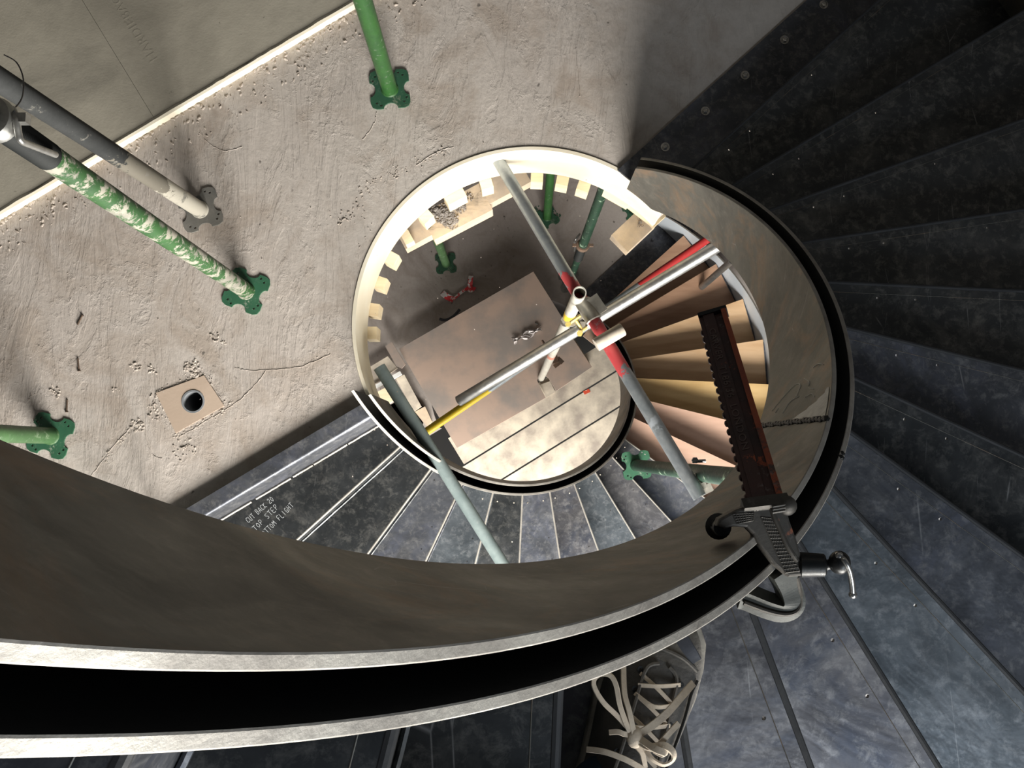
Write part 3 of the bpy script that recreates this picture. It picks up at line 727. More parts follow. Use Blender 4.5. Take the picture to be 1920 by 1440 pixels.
# couplers at the crossing
ez = -.40
def coupler(c, label, parts):
    e = empty('scaffold_coupler', c, label, 'coupler', 'scaffold couplers')
    T = Matrix.Translation(-Vector(c))
    for nm, bm, mt_ in parts:
        o = obj(nm, bm, mt_, e, True); o.matrix_parent_inverse = T
    return e
def half_shell(axis_a, axis_b, r, w, th=.005, arc_=200, ph=0):
    a_, b_ = Vector(axis_a), Vector(axis_b); dd = (b_-a_).normalized(); q = quat_z(dd).to_matrix().to_4x4()
    T = Matrix.Translation(a_) @ q; bm = B(); n = 18; L_ = (b_-a_).length
    rows = []
    for i in range(n+1):
        x = math.radians(ph-arc_/2+arc_*i/n)
        rows.append([bm.verts.new(T @ Vector((rr*math.cos(x), rr*math.sin(x), zz))) for rr, zz in ((r, 0), (r+th, .003), (r+th, L_-.003), (r, L_))])
    for A_, B_ in zip(rows, rows[1:]):
        for k in range(4): bm.faces.new((A_[k], A_[(k+1) % 4], B_[(k+1) % 4], B_[k]))
    bm.faces.new(rows[0]); bm.faces.new(rows[-1])
    return bm
d1 = (t1b-t1a).normalized()
def on1(t): return t1a+(t1b-t1a)*t
# T1 carries a sleeve clamp; d2 along the bright tube
d2 = (P(860, 752, -.72)-P(1352, 458, -.22)).normalized()
c1 = on1(.485)
bmA = half_shell(c1-d1*.045, c1+d1*.045, .0245, .09, .006, 250, 90)
bmB = B(); box(bmB, c1+Vector((.03, .02, .012)), (.07, .045, .02), Matrix.Rotation(-.98, 3, 'Z')); bevel(bmB, .006, 2)
bmC = B(); sweep(bmC, [c1+Vector((-.03, -.02, .02)), c1+Vector((-.075, -.05, .0))], .006, 8); lathe(bmC, [(0, 0), (.011, 0), (.011, .012), (0, .012)], 6, M4=Matrix.Translation(c1+Vector((-.075, -.05, 0))))
coupler(c1, 'pale cast coupler gripping the red part of the long tube', [('shell', bmA, M['coupler']), ('flap', bmB, M['coupler']), ('bolt', bmC, M['coupler_yellow'])])
# short pale sleeve lying over the long tube
s0, s1 = P(1117, 647, .06), P(1168, 617, .06)
bmA = B(); q = quat_z(s1-s0).to_matrix().to_4x4(); T = Matrix.Translation(s0) @ q
lathe(bmA, [(.0, 0), (.023, 0), (.0245, .002), (.0245, (s1-s0).length-.003), (.022, (s1-s0).length), (0, (s1-s0).length)], 24, M4=T)
bmB = B(); box(bmB, P(1108, 632, .02), (.03, .05, .012), Matrix.Rotation(.9, 3, 'Z')); bevel(bmB, .003)
for q_ in ((1115, 637), (1120, 641)): bmesh.ops.create_icosphere(bmB, subdivisions=2, radius=.0075, matrix=Matrix.Translation(P(*q_, .045)))
coupler(s0, 'short cream half-round coupler cap lying across the red tube', [('cap', bmA, M['plank']), ('hinge', bmB, M['rust_coupler'])])
# coupler where upright meets the bright tube
zc = -.46; c2 = P(1071, 598, zc)
bmA = B()
for dx, dy, sx in ((0, 0, 1),):
    T = Matrix.Translation(c2)
    lathe(bmA, [(.026, -.03), (.033, -.028), (.033, .02), (.026, .022)], 24, M4=T, closed=True)
bmB = B()
for (x, y, s) in ((1059, 600, .014), (1088, 595, .016), (1092, 612, .018), (1068, 607, .016), (1080, 603, .015)):
    box(bmB, P(x, y, zc+.02), (s*2, s*1.3, s*1.5), Matrix.Rotation(random.random()*3, 3, 'Z'))
bevel(bmB, .003)
bmC = B(); sweep(bmC, [P(1080, 601, zc+.05), P(1090, 616, zc+.03)], .006, 8); sweep(bmC, [P(1083, 626, zc+.03), P(1101, 613, zc+.03)], .007, 8)
lathe(bmC, [(0, -.008), (.013, -.008), (.013, .006), (0, .006)], 6, M4=Matrix.Translation(P(1087, 625, zc+.04)))
bmD = B(); sweep(bmD, [P(1094, 596, zc+.04), P(1108, 590, zc+.06)], .012, 4)
coupler(c2, 'double coupler joining the upright to the bright tube, yellow painted nut', [('band', bmA, M['coupler']), ('lugs', bmB, M['coupler']), ('bolt', bmC, M['coupler_yellow']), ('flap', bmD, M['coupler'])])
zc = -1.75; c3 = P(1043, 662, -1.9)
bmA = B()
for (x, y, s) in ((1040, 672, .03), (1034, 668, .02), (1050, 676, .022), (1044, 684, .02)): box(bmA, P(x, y, -2.0), (s*2, s*1.2, s), Matrix.Rotation(random.random()*3, 3, 'Z'))
bevel(bmA, .004); bmB = B(); sweep(bmB, [P(1016, 638, -1.9), P(1022, 648, -1.9), P(1030, 662, -1.95)], .008, 8)
coupler(c3, 'rusty coupler low on the upright above the pink plywood', [('lugs', bmA, M['rust_coupler']), ('bolt', bmB, M['rust_coupler'])])
c4 = P(1305, 905, .08)
bmA = half_shell(c4-d1*.03, c4+d1*.03, .0245, .06, .006, 230, 90)
bmB = B(); box(bmB, P(1322, 918, .10), (.05, .03, .012), Matrix.Rotation(.45, 3, 'Z')); box(bmB, P(1318, 910, .10), (.02, .022, .03), Matrix.Rotation(.45, 3, 'Z')); bevel(bmB, .003)
bmC = B(); sweep(bmC, [P(1298, 865, .0), P(1323, 864, .0)], .0065, 10); lathe(bmC, [(0, -.006), (.012, -.006), (.012, .006), (0, .006)], 6, M4=Matrix.Translation(P(1303, 863, .0)))
bmD = B(); sweep(bmD, smooth_pts([P(1282, 885, .02), P(1281, 898, .02), P(1290, 902, .02)], 4), .007, 8)
coupler(c4, 'galvanised swivel coupler tying the long tube to the green prop', [('shell', bmA, M['coupler']), ('hinge', bmB, M['coupler']), ('bolt', bmC, M['chrome']), ('eye_bolt', bmD, M['chrome'])])

# ------------------------------------------------------------------ lower floor: planks, plywood, odds and ends
ZP = -HF+.02
dirp = (P(1150, 700, ZP)-P(870, 873, ZP)); dirp.z = 0; dirp.normalize(); nrp = Vector((-dirp.y, dirp.x, 0))
base_ = P(1010, 786, ZP)
labs = ['dusty scaffold plank next to the pink plywood sheet', 'dusty scaffold plank, second from the pink plywood sheet', 'dusty scaffold plank, third from the pink plywood sheet', 'dusty scaffold plank farthest from the plywood, under the curved stringer']
for i, lb in enumerate(labs):
    bm = B(); w = .228; c = base_+nrp*(.115-i*w)
    L_ = 1.35 if i else 1.3
    box(bm, (0, 0, 0), (L_, w-.012, .036)); bevel(bm, .004)
    bm2 = bm
    o = obj('scaffold_plank', bm, M['plank']); o.location = (c.x+dirp.x*.03, c.y+dirp.y*.03, ZP-.018); o.rotation_euler = (0, 0, math.atan2(dirp.y, dirp.x))
    tag(o, lb, 'plank', 'planks bridging the lower opening')
# big pink ply sheet with a slot for the upright
ZY = ZP+.075
pw = lambda pts, z: [tuple(P(x, y, z)[:2]) for x, y in pts]
bm = B()
sheet = [(748, 654), (1000, 509), (1057, 600), (1057, 608), (1110, 688), (1043, 733), (1028, 708), (1020, 703), (1010, 706), (1007, 713), (1011, 722), (1023, 746), (857, 840)]
prism(bm, pw(sheet, ZY), ZY-.018, ZY); bevel(bm, .0008)
tag(obj('plywood_sheet', bm, M['ply_pink']), 'large pinkish plywood sheet covering the lower opening', 'plywood')
bm = B(); prism(bm, pw([(1012, 722), (1031, 715), (1041, 735), (1024, 746)], ZP), ZP+.001, ZP+.02); tag(obj('plywood_offcut', bm, M['plank']), 'small dusty square offcut filling the slot by the upright tube', 'plywood')
bm = B(); prism(bm, pw([(722, 649), (735, 641), (760, 683), (753, 691), (743, 686)], ZY+.03), ZY+.012, ZY+.03); bevel(bm, .001)
tag(obj('plywood_offcut', bm, M['ply_pink']), 'narrow pink plywood offcut at the left corner of the big sheet', 'plywood')
# supports under sheet
for (a_, b_, lb) in (((1000, 525), (1100, 685), 'dark timber joist under the right edge of the pink sheet'), ((770, 655), (990, 528), 'dark timber joist under the long upper edge of the pink sheet')):
    a2, b2 = P(*a_, ZP), P(*b_, ZP); bm = B(); off = .06
    box(bm, (0, 0, 0), ((b2-a2).length, .04, .055)); o = obj('timber_joist', bm, M['timber_dusty'])
    o.location = (a2+b2)/2+Vector((0, 0, .027)); o.rotation_euler = (0, 0, math.atan2((b2-a2).y, (b2-a2).x)); tag(o, lb, 'timber', 'joists under the pink sheet')
# left-hand bits
bm = B(); prism(bm, pw([(680, 696), (727, 668), (745, 690), (700, 722)], ZP), ZP-.03, ZP); bevel(bm, .002); tag(obj('plank_offcut', bm, M['plank']), 'grey plank end at the left of the lower opening, above the white bar', 'plank')
bm = B(); a2, b2 = P(700, 728, ZP+.03), P(752, 699, ZP+.03); sweep(bm, [a2, b2], .01, flat=(.03, .02)); tag(obj('metal_bar', bm, M['white_bar']), 'bright white metal bar at the left of the lower opening', 'bar')
bm = B(); prism(bm, pw([(707, 735), (722, 727), (738, 751), (720, 762)], ZP+.06), ZP-.0, ZP+.06); bevel(bm, .002); tag(obj('timber_block', bm, M['timber']), 'pale timber block beside the dull green tube', 'timber')
bm = B(); prism(bm, pw([(742, 710), (758, 702), (790, 762), (776, 772)], ZP), ZP-.03, ZP); bevel(bm, .002); tag(obj('plank_offcut', bm, M['plank']), 'narrow grey plank between the green tube and the pink sheet', 'plank')
bm = B(); prism(bm, pw([(722, 765), (776, 733), (800, 775), (770, 860), (735, 800)], ZP-.1), ZP-.13, ZP-.1); tag(obj('plank_offcut', bm, M['timber_dusty']), 'brown dusty plank low under the left stringer', 'plank')
bm = B(); prism(bm, pw([(778, 772), (797, 762), (810, 790), (800, 800)], ZP-.02), ZP-.08, ZP-.02); bevel(bm, .003); tag(obj('timber_block', bm, M['timber_dusty']), 'dark brown block beside the yellow tube end', 'timber')
# pit bottom further down, near-black colour in place of shade
bm = B(); prism(bm, circ(CX, CY, 1.5, 24), -HF-1.6, -HF-1.55); tag(obj('floor', bm, M['hole']), 'bottom of the stair pit, its shade painted near-black', kind='structure')
# tape, film, strap
bm = B()
def ribbon(bm, pts, w, z): sweep(bm, smooth_pts([P(x, y, z+dz) for x, y, dz in pts], 5), .01, flat=(w, .001))
ribbon(bm, [(829, 549, .01), (838, 556, .03), (850, 562, .01)], .045, ZL); ribbon(bm, [(850, 561, .01), (864, 549, .03), (878, 539, .01)], .02, ZL); ribbon(bm, [(881, 540, .01), (882, 528, .04), (883, 517, .02)], .035, ZL)
ribbon(bm, [(878, 540, .01), (884, 544, .03), (888, 538, .01)], .04, ZL)
tag(obj('barrier_tape', bm, M['tape']), 'scrap of red and white barrier tape on the lower floor', 'tape')
bm = B(); sweep(bm, smooth_pts([P(x, y, ZL+.05) for x, y in ((824, 598), (836, 600), (850, 593), (862, 580))], 5), .01, 8); tag(obj('strap', bm, M['strap']), 'dark strap end poking out above the pink sheet', 'strap')
bm = B()
bmesh.ops.create_grid(bm, x_segments=14, y_segments=6, size=1)
a2, b2 = P(962, 640, ZY), P(1014, 617, ZY); dd = b2-a2
for v in bm.verts:
    u, w = v.co.x, v.co.y
    wd = .022*(1+.6*math.sin(u*5+1))
    v.co = (a2+b2)/2+dd*.5*u+Vector((-dd.y, dd.x, 0)).normalized()*w*wd+Vector((random.uniform(-.006, .006), random.uniform(-.006, .006), .012+random.uniform(-.009, .014)))
tag(obj('plastic_film', bm, M['plastic']), 'crumpled clear plastic film on the pink sheet', 'plastic')
bm = B(); prism(bm, [tuple(P(x, y, ZP)[:2]) for x, y in ((1093, 734), (1104, 729), (1107, 735), (1096, 740))], ZP+.001, ZP+.004); tag(obj('plastic_chip', bm, M['tape_red']), 'tiny orange-red chip lying on the planks beside the curved stringer', 'chip')
bm = B(); sweep(bm, [P(1003, 606, ZY+.004), P(1009, 608, ZY+.004)], .005, 8); tag(obj('screw', bm, M['chrome']), 'small bright screw on the pink sheet above the plastic film', 'screw')
bm = B()
for (x, y) in ((945, 410), (935, 425), (952, 430), (963, 445), (965, 480), (920, 497), (960, 497), (906, 555), (898, 560)): crumbs(bm, x, y, .01, 2, .006, .010, ZL)
for i in range(60): crumbs(bm, random.uniform(720, 1120), random.uniform(400, 640), .03, 1, .002, .006, ZL)
lift(bm, 5, .004, 50)
tag(obj('floor_debris', bm, M['rubble']), 'small stones and dust scattered on the lower floor', 'rubble', kind='stuff')
# rubble round the bright green lower prop
bm = B(); crumbs(bm, 1040, 405, .05, 40, .004, .012, ZL); crumbs(bm, 1008, 392, .03, 16, .004, .012, ZL); lift(bm, 6, .004, 50)
tag(obj('prop_debris', bm, M['plate_green']), 'dark crumbs around the foot of the bright green lower prop', 'rubble', kind='stuff')
# plywood covers on the lower treads
nm_ = ['lowest plywood step cover, next to the black landing plate', 'second plywood step cover up from the lower landing', 'third plywood step cover up from the lower landing', 'fourth plywood step cover, behind the clamp bar top', 'yellowish plywood step cover, fifth from the lower landing', 'pinkish plywood step cover, sixth from the lower landing', 'topmost pinkish plywood step cover, under the green prop']
for i, k in enumerate(range(0, 7)):
    bm = B(); z = -HF+RISE*(k+1)
    a0 = k+.0; ra, rb = RI+.008, RO+.012
    t = ang(k); nrm = Vector((-math.sin(t), math.cos(t), 0))
    out = [cyl(ra, a0, 0)+nrm*.012, cyl(rb-.02, a0, 0)+nrm*.012, cyl(rb-.02, k+.985, 0), cyl(ra, k+.985, 0)]
    prism(bm, [p[:2] for p in out], z+.001, z+.013); bevel(bm, .001)
    mt_ = M['tread_ply_shaded'] if k < 2 else M['tread_ply'] if k < 4 else (M['tread_ply_yellow'] if k == 4 else M['tread_ply_pink'])
    o = obj('plywood_step_cover', bm, mt_); tag(o, nm_[i], 'plywood', 'plywood covers on the lower steps')

# ------------------------------------------------------------------ writing
def text(body, name, pa, pb, z, size, mt, parent, ext=.0004, lean=0, sp=1.0):
    cu = bpy.data.curves.new('t', 'FONT'); cu.body = body; cu.size = size; cu.extrude = ext; cu.space_character = sp; cu.shear = lean
    cu.resolution_u = 3
    to = bpy.data.objects.new('t', cu); COL.objects.link(to)
    dg = bpy.context.evaluated_depsgraph_get(); me = bpy.data.meshes.new_from_object(to.evaluated_get(dg)); bpy.data.objects.remove(to)
    a, b_ = P(*pa, z), P(*pb, z); w = max(v.co.x for v in me.vertices)-min(v.co.x for v in me.vertices)
    s = (b_-a).length/w
    for v in me.vertices: v.co.x *= s
    o = link(name, me, mt); o.location = a; o.rotation_euler = (0, 0, math.atan2((b_-a).y, (b_-a).x))
    if parent is not None: parent(o)
    return o
# single-stroke chalk capitals, drawn by hand on the top step
GL = {'C': [[(.9, .85), (.6, 1), (.2, .85), (.05, .5), (.2, .1), (.6, 0), (.9, .15)]], 'U': [[(0, 1), (.05, .25), (.35, 0), (.7, .1), (.85, 1)]], 'T': [[(0, 1), (1, 1)], [(.5, 1), (.5, 0)]],
 'B': [[(.05, 0), (.05, 1), (.6, .95), (.7, .75), (.5, .55), (.05, .52)], [(.5, .55), (.8, .35), (.65, .05), (.05, 0)]], 'A': [[(0, 0), (.45, 1), (.9, 0)], [(.2, .4), (.7, .4)]], 'K': [[(.05, 0), (.05, 1)], [(.85, 1), (.05, .45), (.9, 0)]],
 '2': [[(.05, .8), (.35, 1), (.75, .8), (.6, .5), (0, 0), (.9, 0)]], '0': [[(.45, 1), (.05, .5), (.45, 0), (.85, .5), (.45, 1)]], 'O': [[(.45, 1), (.05, .5), (.45, 0), (.85, .5), (.45, 1)]], 'P': [[(.1, 0), (.1, 1), (.65, .95), (.75, .7), (.5, .5), (.1, .48)]],
 'S': [[(.85, .9), (.4, 1), (.1, .75), (.7, .35), (.6, .05), (.05, .05)]], 'E': [[(.85, 1), (.1, 1), (.1, 0), (.85, 0)], [(.1, .5), (.6, .5)]], 'F': [[(.85, 1), (.1, 1), (.1, 0)], [(.1, .5), (.6, .5)]], 'L': [[(.1, 1), (.1, 0), (.8, 0)]], 'I': [[(.4, 1), (.4, 0)]],
 'G': [[(.85, .85), (.5, 1), (.1, .6), (.3, .05), (.85, .1), (.85, .45), (.5, .45)]], 'H': [[(.1, 0), (.1, 1)], [(.8, 0), (.8, 1)], [(.1, .5), (.8, .5)]], 'M': [[(0, 0), (.1, 1), (.45, .4), (.8, 1), (.9, 0)]]}
def chalk(body, pa, pb, z, hgt, r=.0008):
    a, b_ = P(*pa, z), P(*pb, z); dx = (b_-a); n = len(body); w = dx.length/n; ux = dx.normalized(); uy = Vector((-ux.y, ux.x, 0)); bm = B()
    for i, ch in enumerate(body):
        if ch == ' ': continue
        for st in GL[ch]:
            j = random.uniform(-.06, .06)
            pts = [a+ux*(w*(i+.08+.78*x))+uy*(hgt*(y+j*x))+Vector((0, 0, .0004)) for x, y in st]
            if len(pts) > 2: pts = smooth_pts(pts, 3)
            sweep(bm, pts, .01, flat=(r*2, .0005))
    return bm
ZT = -HF+RISE*17
for body, pa, pb, hh in (('CUT BACK 20', (466, 981), (515, 937), .020), ('TOP STEP', (479, 996), (524, 951), .020), ('BOTTOM FLIGHT', (492, 1010), (552, 948), .020)):
    o = obj('chalk_writing', chalk(body, pa, pb, ZT, hh), M['chalk']); Plow(o)
# chalk scrawl on the inner face of the upper stringer
bm = B()
for sc_ in ([(4.85, .33), (4.5, .26), (4.3, .20), (4.35, .17), (4.6, .19)], [(4.95, .25), (4.7, .22), (4.6, .17)], [(4.2, .15), (4.3, .12), (4.4, .12)], [(4.0, .10), (3.95, .07), (4.0, .04)], [(4.45, .12), (4.5, .09)], [(4.9, .30), (4.8, .29)], [(4.65, .13), (4.6, .10), (4.68, .08)]):
    pts = smooth_pts([cyl(R1-.0012, a_+2.45, ZS+PIT*(a_+2.45)-v) for a_, v in sc_], 6)
    sweep(bm, pts, .0008, 5)
Pup(obj('chalk_scrawl', bm, M['chalk_bright']))

# ------------------------------------------------------------------ bar clamp on the upper stringer
def clamp():
    A_ = P(1440, 948, 2.035); B_ = P(1337, 590, 1.78)
    dd = (B_-A_); L_ = dd.length; ux = dd.normalized()
    up = (Vector((0, 0, H))-(A_+B_)/2).normalized(); zf = (up-ux*up.dot(ux)).normalized(); vy = zf.cross(ux).normalized()
    Rm = Matrix((ux, vy, zf)).transposed()
    e = empty('bar_clamp', A_, 'rusty red serrated bar clamp gripping the curved stringer, bright screw handle', 'clamp', q=Rm.to_quaternion())
    TI = (Matrix.Translation(A_) @ Rm.to_4x4()).inverted()
    ZJ = 2.045
    def Lc(px, py, h=0.0): return P(px, py, ZJ+h)
    def wobj(nm, bm, mt_, par, sm=False):
        o = obj(nm, bm, mt_, par, sm)
        if par is e: o.matrix_parent_inverse = TI
        return o
    # bar: flat web with thick flanges
    bm = B(); w = .036
    box(bm, (L_/2, 0, -.004), (L_, w*.75, .008)); 
    box(bm, (L_/2, .007, .0005), (L_, .0165, .010)); bevel(bm, .002, 2)
    bar = obj('bar', bm, M['clamp_bar'], e)
    bm = B(); box(bm, (L_/2, -.0165, .0), (L_, .0075, .014)); bevel(bm, .002, 2); obj('orange_flange', bm, M['clamp_edge'], bar)
    bm = B(); box(bm, (L_/2, .0185, -.004), (L_, .006, .014)); bevel(bm, .0015)
    n = 21
    for i in range(n):
        T = Matrix.Translation((L_*(.06+.9*i/n), .0222, -.004)) @ Matrix.Diagonal((1.25, .8, 1.3, 1))
        bmesh.ops.create_icosphere(bm, subdivisions=2, radius=.0038, matrix=T)
    obj('serrated_edge', bm, M['clamp_bar'], bar)
    # raised lettering, reads from the far end towards the jaw
    cu = bpy.data.curves.new('t', 'FONT'); cu.body = 'CARVER  T186/36  LONDON'; cu.size = .013; cu.extrude = .0006; cu.space_character = 1.1
    to = bpy.data.objects.new('t', cu); COL.objects.link(to); dg = bpy.context.evaluated_depsgraph_get(); me = bpy.data.meshes.new_from_object(to.evaluated_get(dg)); bpy.data.objects.remove(to)
    w_ = max(v.co.x for v in me.vertices); s = L_*.66/w_
    for v in me.vertices: v.co.x *= s
    t_ = link('raised_lettering', me, M['worn_letters'], bar); t_.location = (L_*.90, .0115, .0058); t_.rotation_euler = (0, 0, PI)
    bm = B(); box(bm, (L_+.002, 0, -.002), (.008, .044, .018)); bevel(bm, .003, 2); obj('bar_end_stop', bm, M['clamp_black'], bar)
    def poly(nm, pts, h0, h1, mt_, par=e, bv=.003):
        bm = B(); prism(bm, [Lc(x, y)[:2] for x, y in pts], ZJ+h0, ZJ+h1); bevel(bm, bv, 2, .5); return wobj(nm, bm, mt_, par)
    jaw = poly('sliding_jaw', [(1376, 955), (1400, 947), (1448, 944), (1470, 948), (1476, 975), (1489, 1010), (1500, 1050), (1502, 1078), (1474, 1080), (1448, 1058), (1420, 1022), (1408, 1000), (1396, 988), (1372, 986), (1356, 990), (1340, 985), (1345, 972)], -.012, .010, M['clamp_cast'])
    # raised rim and cross-hatched panels
    def hatch(pts, nx, ny):
        bm = B(); q = [Lc(*p, .0105) for p in pts]
        def bil(u, v): return (q[0]*(1-u)+q[1]*u)*(1-v)+(q[3]*(1-u)+q[2]*u)*v
        for i in range(nx+1): sweep(bm, [bil(i/nx, v/4) for v in range(5)], .0007, 5)
        for j in range(ny+1): sweep(bm, [bil(u/4, j/ny) for u in range(5)], .0007, 5)
        return bm
    wobj('hatched_panel', hatch([(1427, 970), (1446, 972), (1500, 1070), (1472, 1074)], 5, 16), M['clamp_cast'], jaw)
    wobj('hatched_panel', hatch([(1374, 964), (1414, 962), (1412, 976), (1382, 982)], 7, 4), M['clamp_cast'], jaw)
    cu = bpy.data.curves.new('t', 'FONT'); cu.body = 'CARVER'; cu.size = .0085; cu.extrude = .0005
    to = bpy.data.objects.new('t', cu); COL.objects.link(to); dg = bpy.context.evaluated_depsgraph_get(); me = bpy.data.meshes.new_from_object(to.evaluated_get(dg)); bpy.data.objects.remove(to)
    t2 = link('raised_lettering', me, M['clamp_cast'], jaw); pa, pb = Lc(1393, 962, .0106), Lc(1425, 957, .0106); t2.location = pa; t2.rotation_euler = (0, 0, math.atan2((pb-pa).y, (pb-pa).x))
    bm = B(); pts = [Lc(1446, 952, .010), Lc(1456, 978, .011), Lc(1478, 1026, .012), Lc(1495, 1052, .011)]
    sweep(bm, smooth_pts(pts, 5), .003, 8); wobj('jaw_rib', bm, M['clamp_cast'], jaw, True)
    bm = B(); q0, q1 = Lc(1392, 952, .004), Lc(1478, 941, .006); sweep(bm, [q0, q1], .011, 4); bevel(bm, .003); 
    for i in range(3): sweep(bm, [Lc(1448, 950+i*5.5, .016), Lc(1472, 946+i*5.5, .016)], .0018, 6)
    bmesh.ops.create_uvsphere(bm, u_segments=14, v_segments=8, radius=.0125, matrix=Matrix.Translation(Lc(1474, 948, .006)))
    wobj('collar', bm, M['clamp_cast'], jaw, True)
    # swivel pad pressing the inner face
    bm = B(); c = Lc(1350, 988, -.012)
    lathe(bm, [(0, -.018), (.014, -.018), (.016, -.008), (.011, -.004), (.010, .010), (0, .012)], 20, M4=Matrix.Translation(c)); wobj('swivel_pad', bm, M['clamp_black'], jaw, True)
    # fixed C arm below, reaching to the outer plate
    bm = B(); pts = [Lc(1462, 1068, -.018), Lc(1478, 1100, -.03), Lc(1484, 1130, -.035), Lc(1468, 1142, -.04), Lc(1440, 1136, -.04), Lc(1400, 1120, -.04), Lc(1386, 1117, -.04)]
    sweep(bm, smooth_pts(pts, 6), .010, flat=(.030, .018), up=(0, 0, 1)); wobj('fixed_arm', bm, M['clamp_dark'], e)
    bm = B(); sweep(bm, smooth_pts([Lc(1494, 1082, -.02), Lc(1501, 1118, -.028), Lc(1496, 1143, -.03), Lc(1474, 1152, -.03), Lc(1440, 1146, -.03), Lc(1395, 1130, -.03)], 6), .0032, 8); wobj('fixed_arm_rim', bm, M['clamp_cast'], e, True)
    # screw boss, spindle, ball and tommy bar
    def seg(p0, p1, r0, r1, mt_, nm, par, n=20):
        bm = B(); p0, p1 = Vector(p0), Vector(p1); T = Matrix.Translation(p0) @ quat_z(p1-p0).to_matrix().to_4x4(); l = (p1-p0).length
        lathe(bm, [(0, 0), (r0*.9, 0), (r0, l*.06), (r1, l*.94), (r1*.85, l), (0, l)], n, M4=T); return wobj(nm, bm, mt_, par, True)
    boss = seg(Lc(1498, 1059, .0), Lc(1548, 1060, .006), .0150, .0135, M['clamp_black'], 'screw_boss', e)
    seg(Lc(1546, 1060, .006), Lc(1568, 1056, .012), .0065, .0055, M['clamp_black'], 'spindle', boss)
    bm = B(); bmesh.ops.create_uvsphere(bm, u_segments=24, v_segments=14, radius=.0125, matrix=Matrix.Translation(Lc(1574, 1055, .016)) @ Matrix.Diagonal((1, 1.1, 1, 1))); wobj('spindle_head', bm, M['clamp_black'], boss, True)
    bm = B(); sweep(bm, smooth_pts([Lc(1575, 1044, .022), Lc(1584, 1052, .028), Lc(1592, 1068, .026), Lc(1597, 1090, .02), Lc(1599, 1112, .015)], 6), .0034, 10)
    bmesh.ops.create_uvsphere(bm, u_segments=12, v_segments=8, radius=.0048, matrix=Matrix.Translation(Lc(1599, 1115, .014)))
    bmesh.ops.create_uvsphere(bm, u_segments=12, v_segments=8, radius=.0052, matrix=Matrix.Translation(Lc(1573, 1042, .022))); wobj('tommy_bar', bm, M['chrome'], boss, True)
    bm = B(); sweep(bm, [Lc(1536, 1066, .014), Lc(1551, 1066, .014), Lc(1548, 1074, .014), Lc(1541, 1076, .014), Lc(1536, 1066, .014)], .0012, 6); wobj('slot_rim', bm, M['chrome'], boss)
clamp()

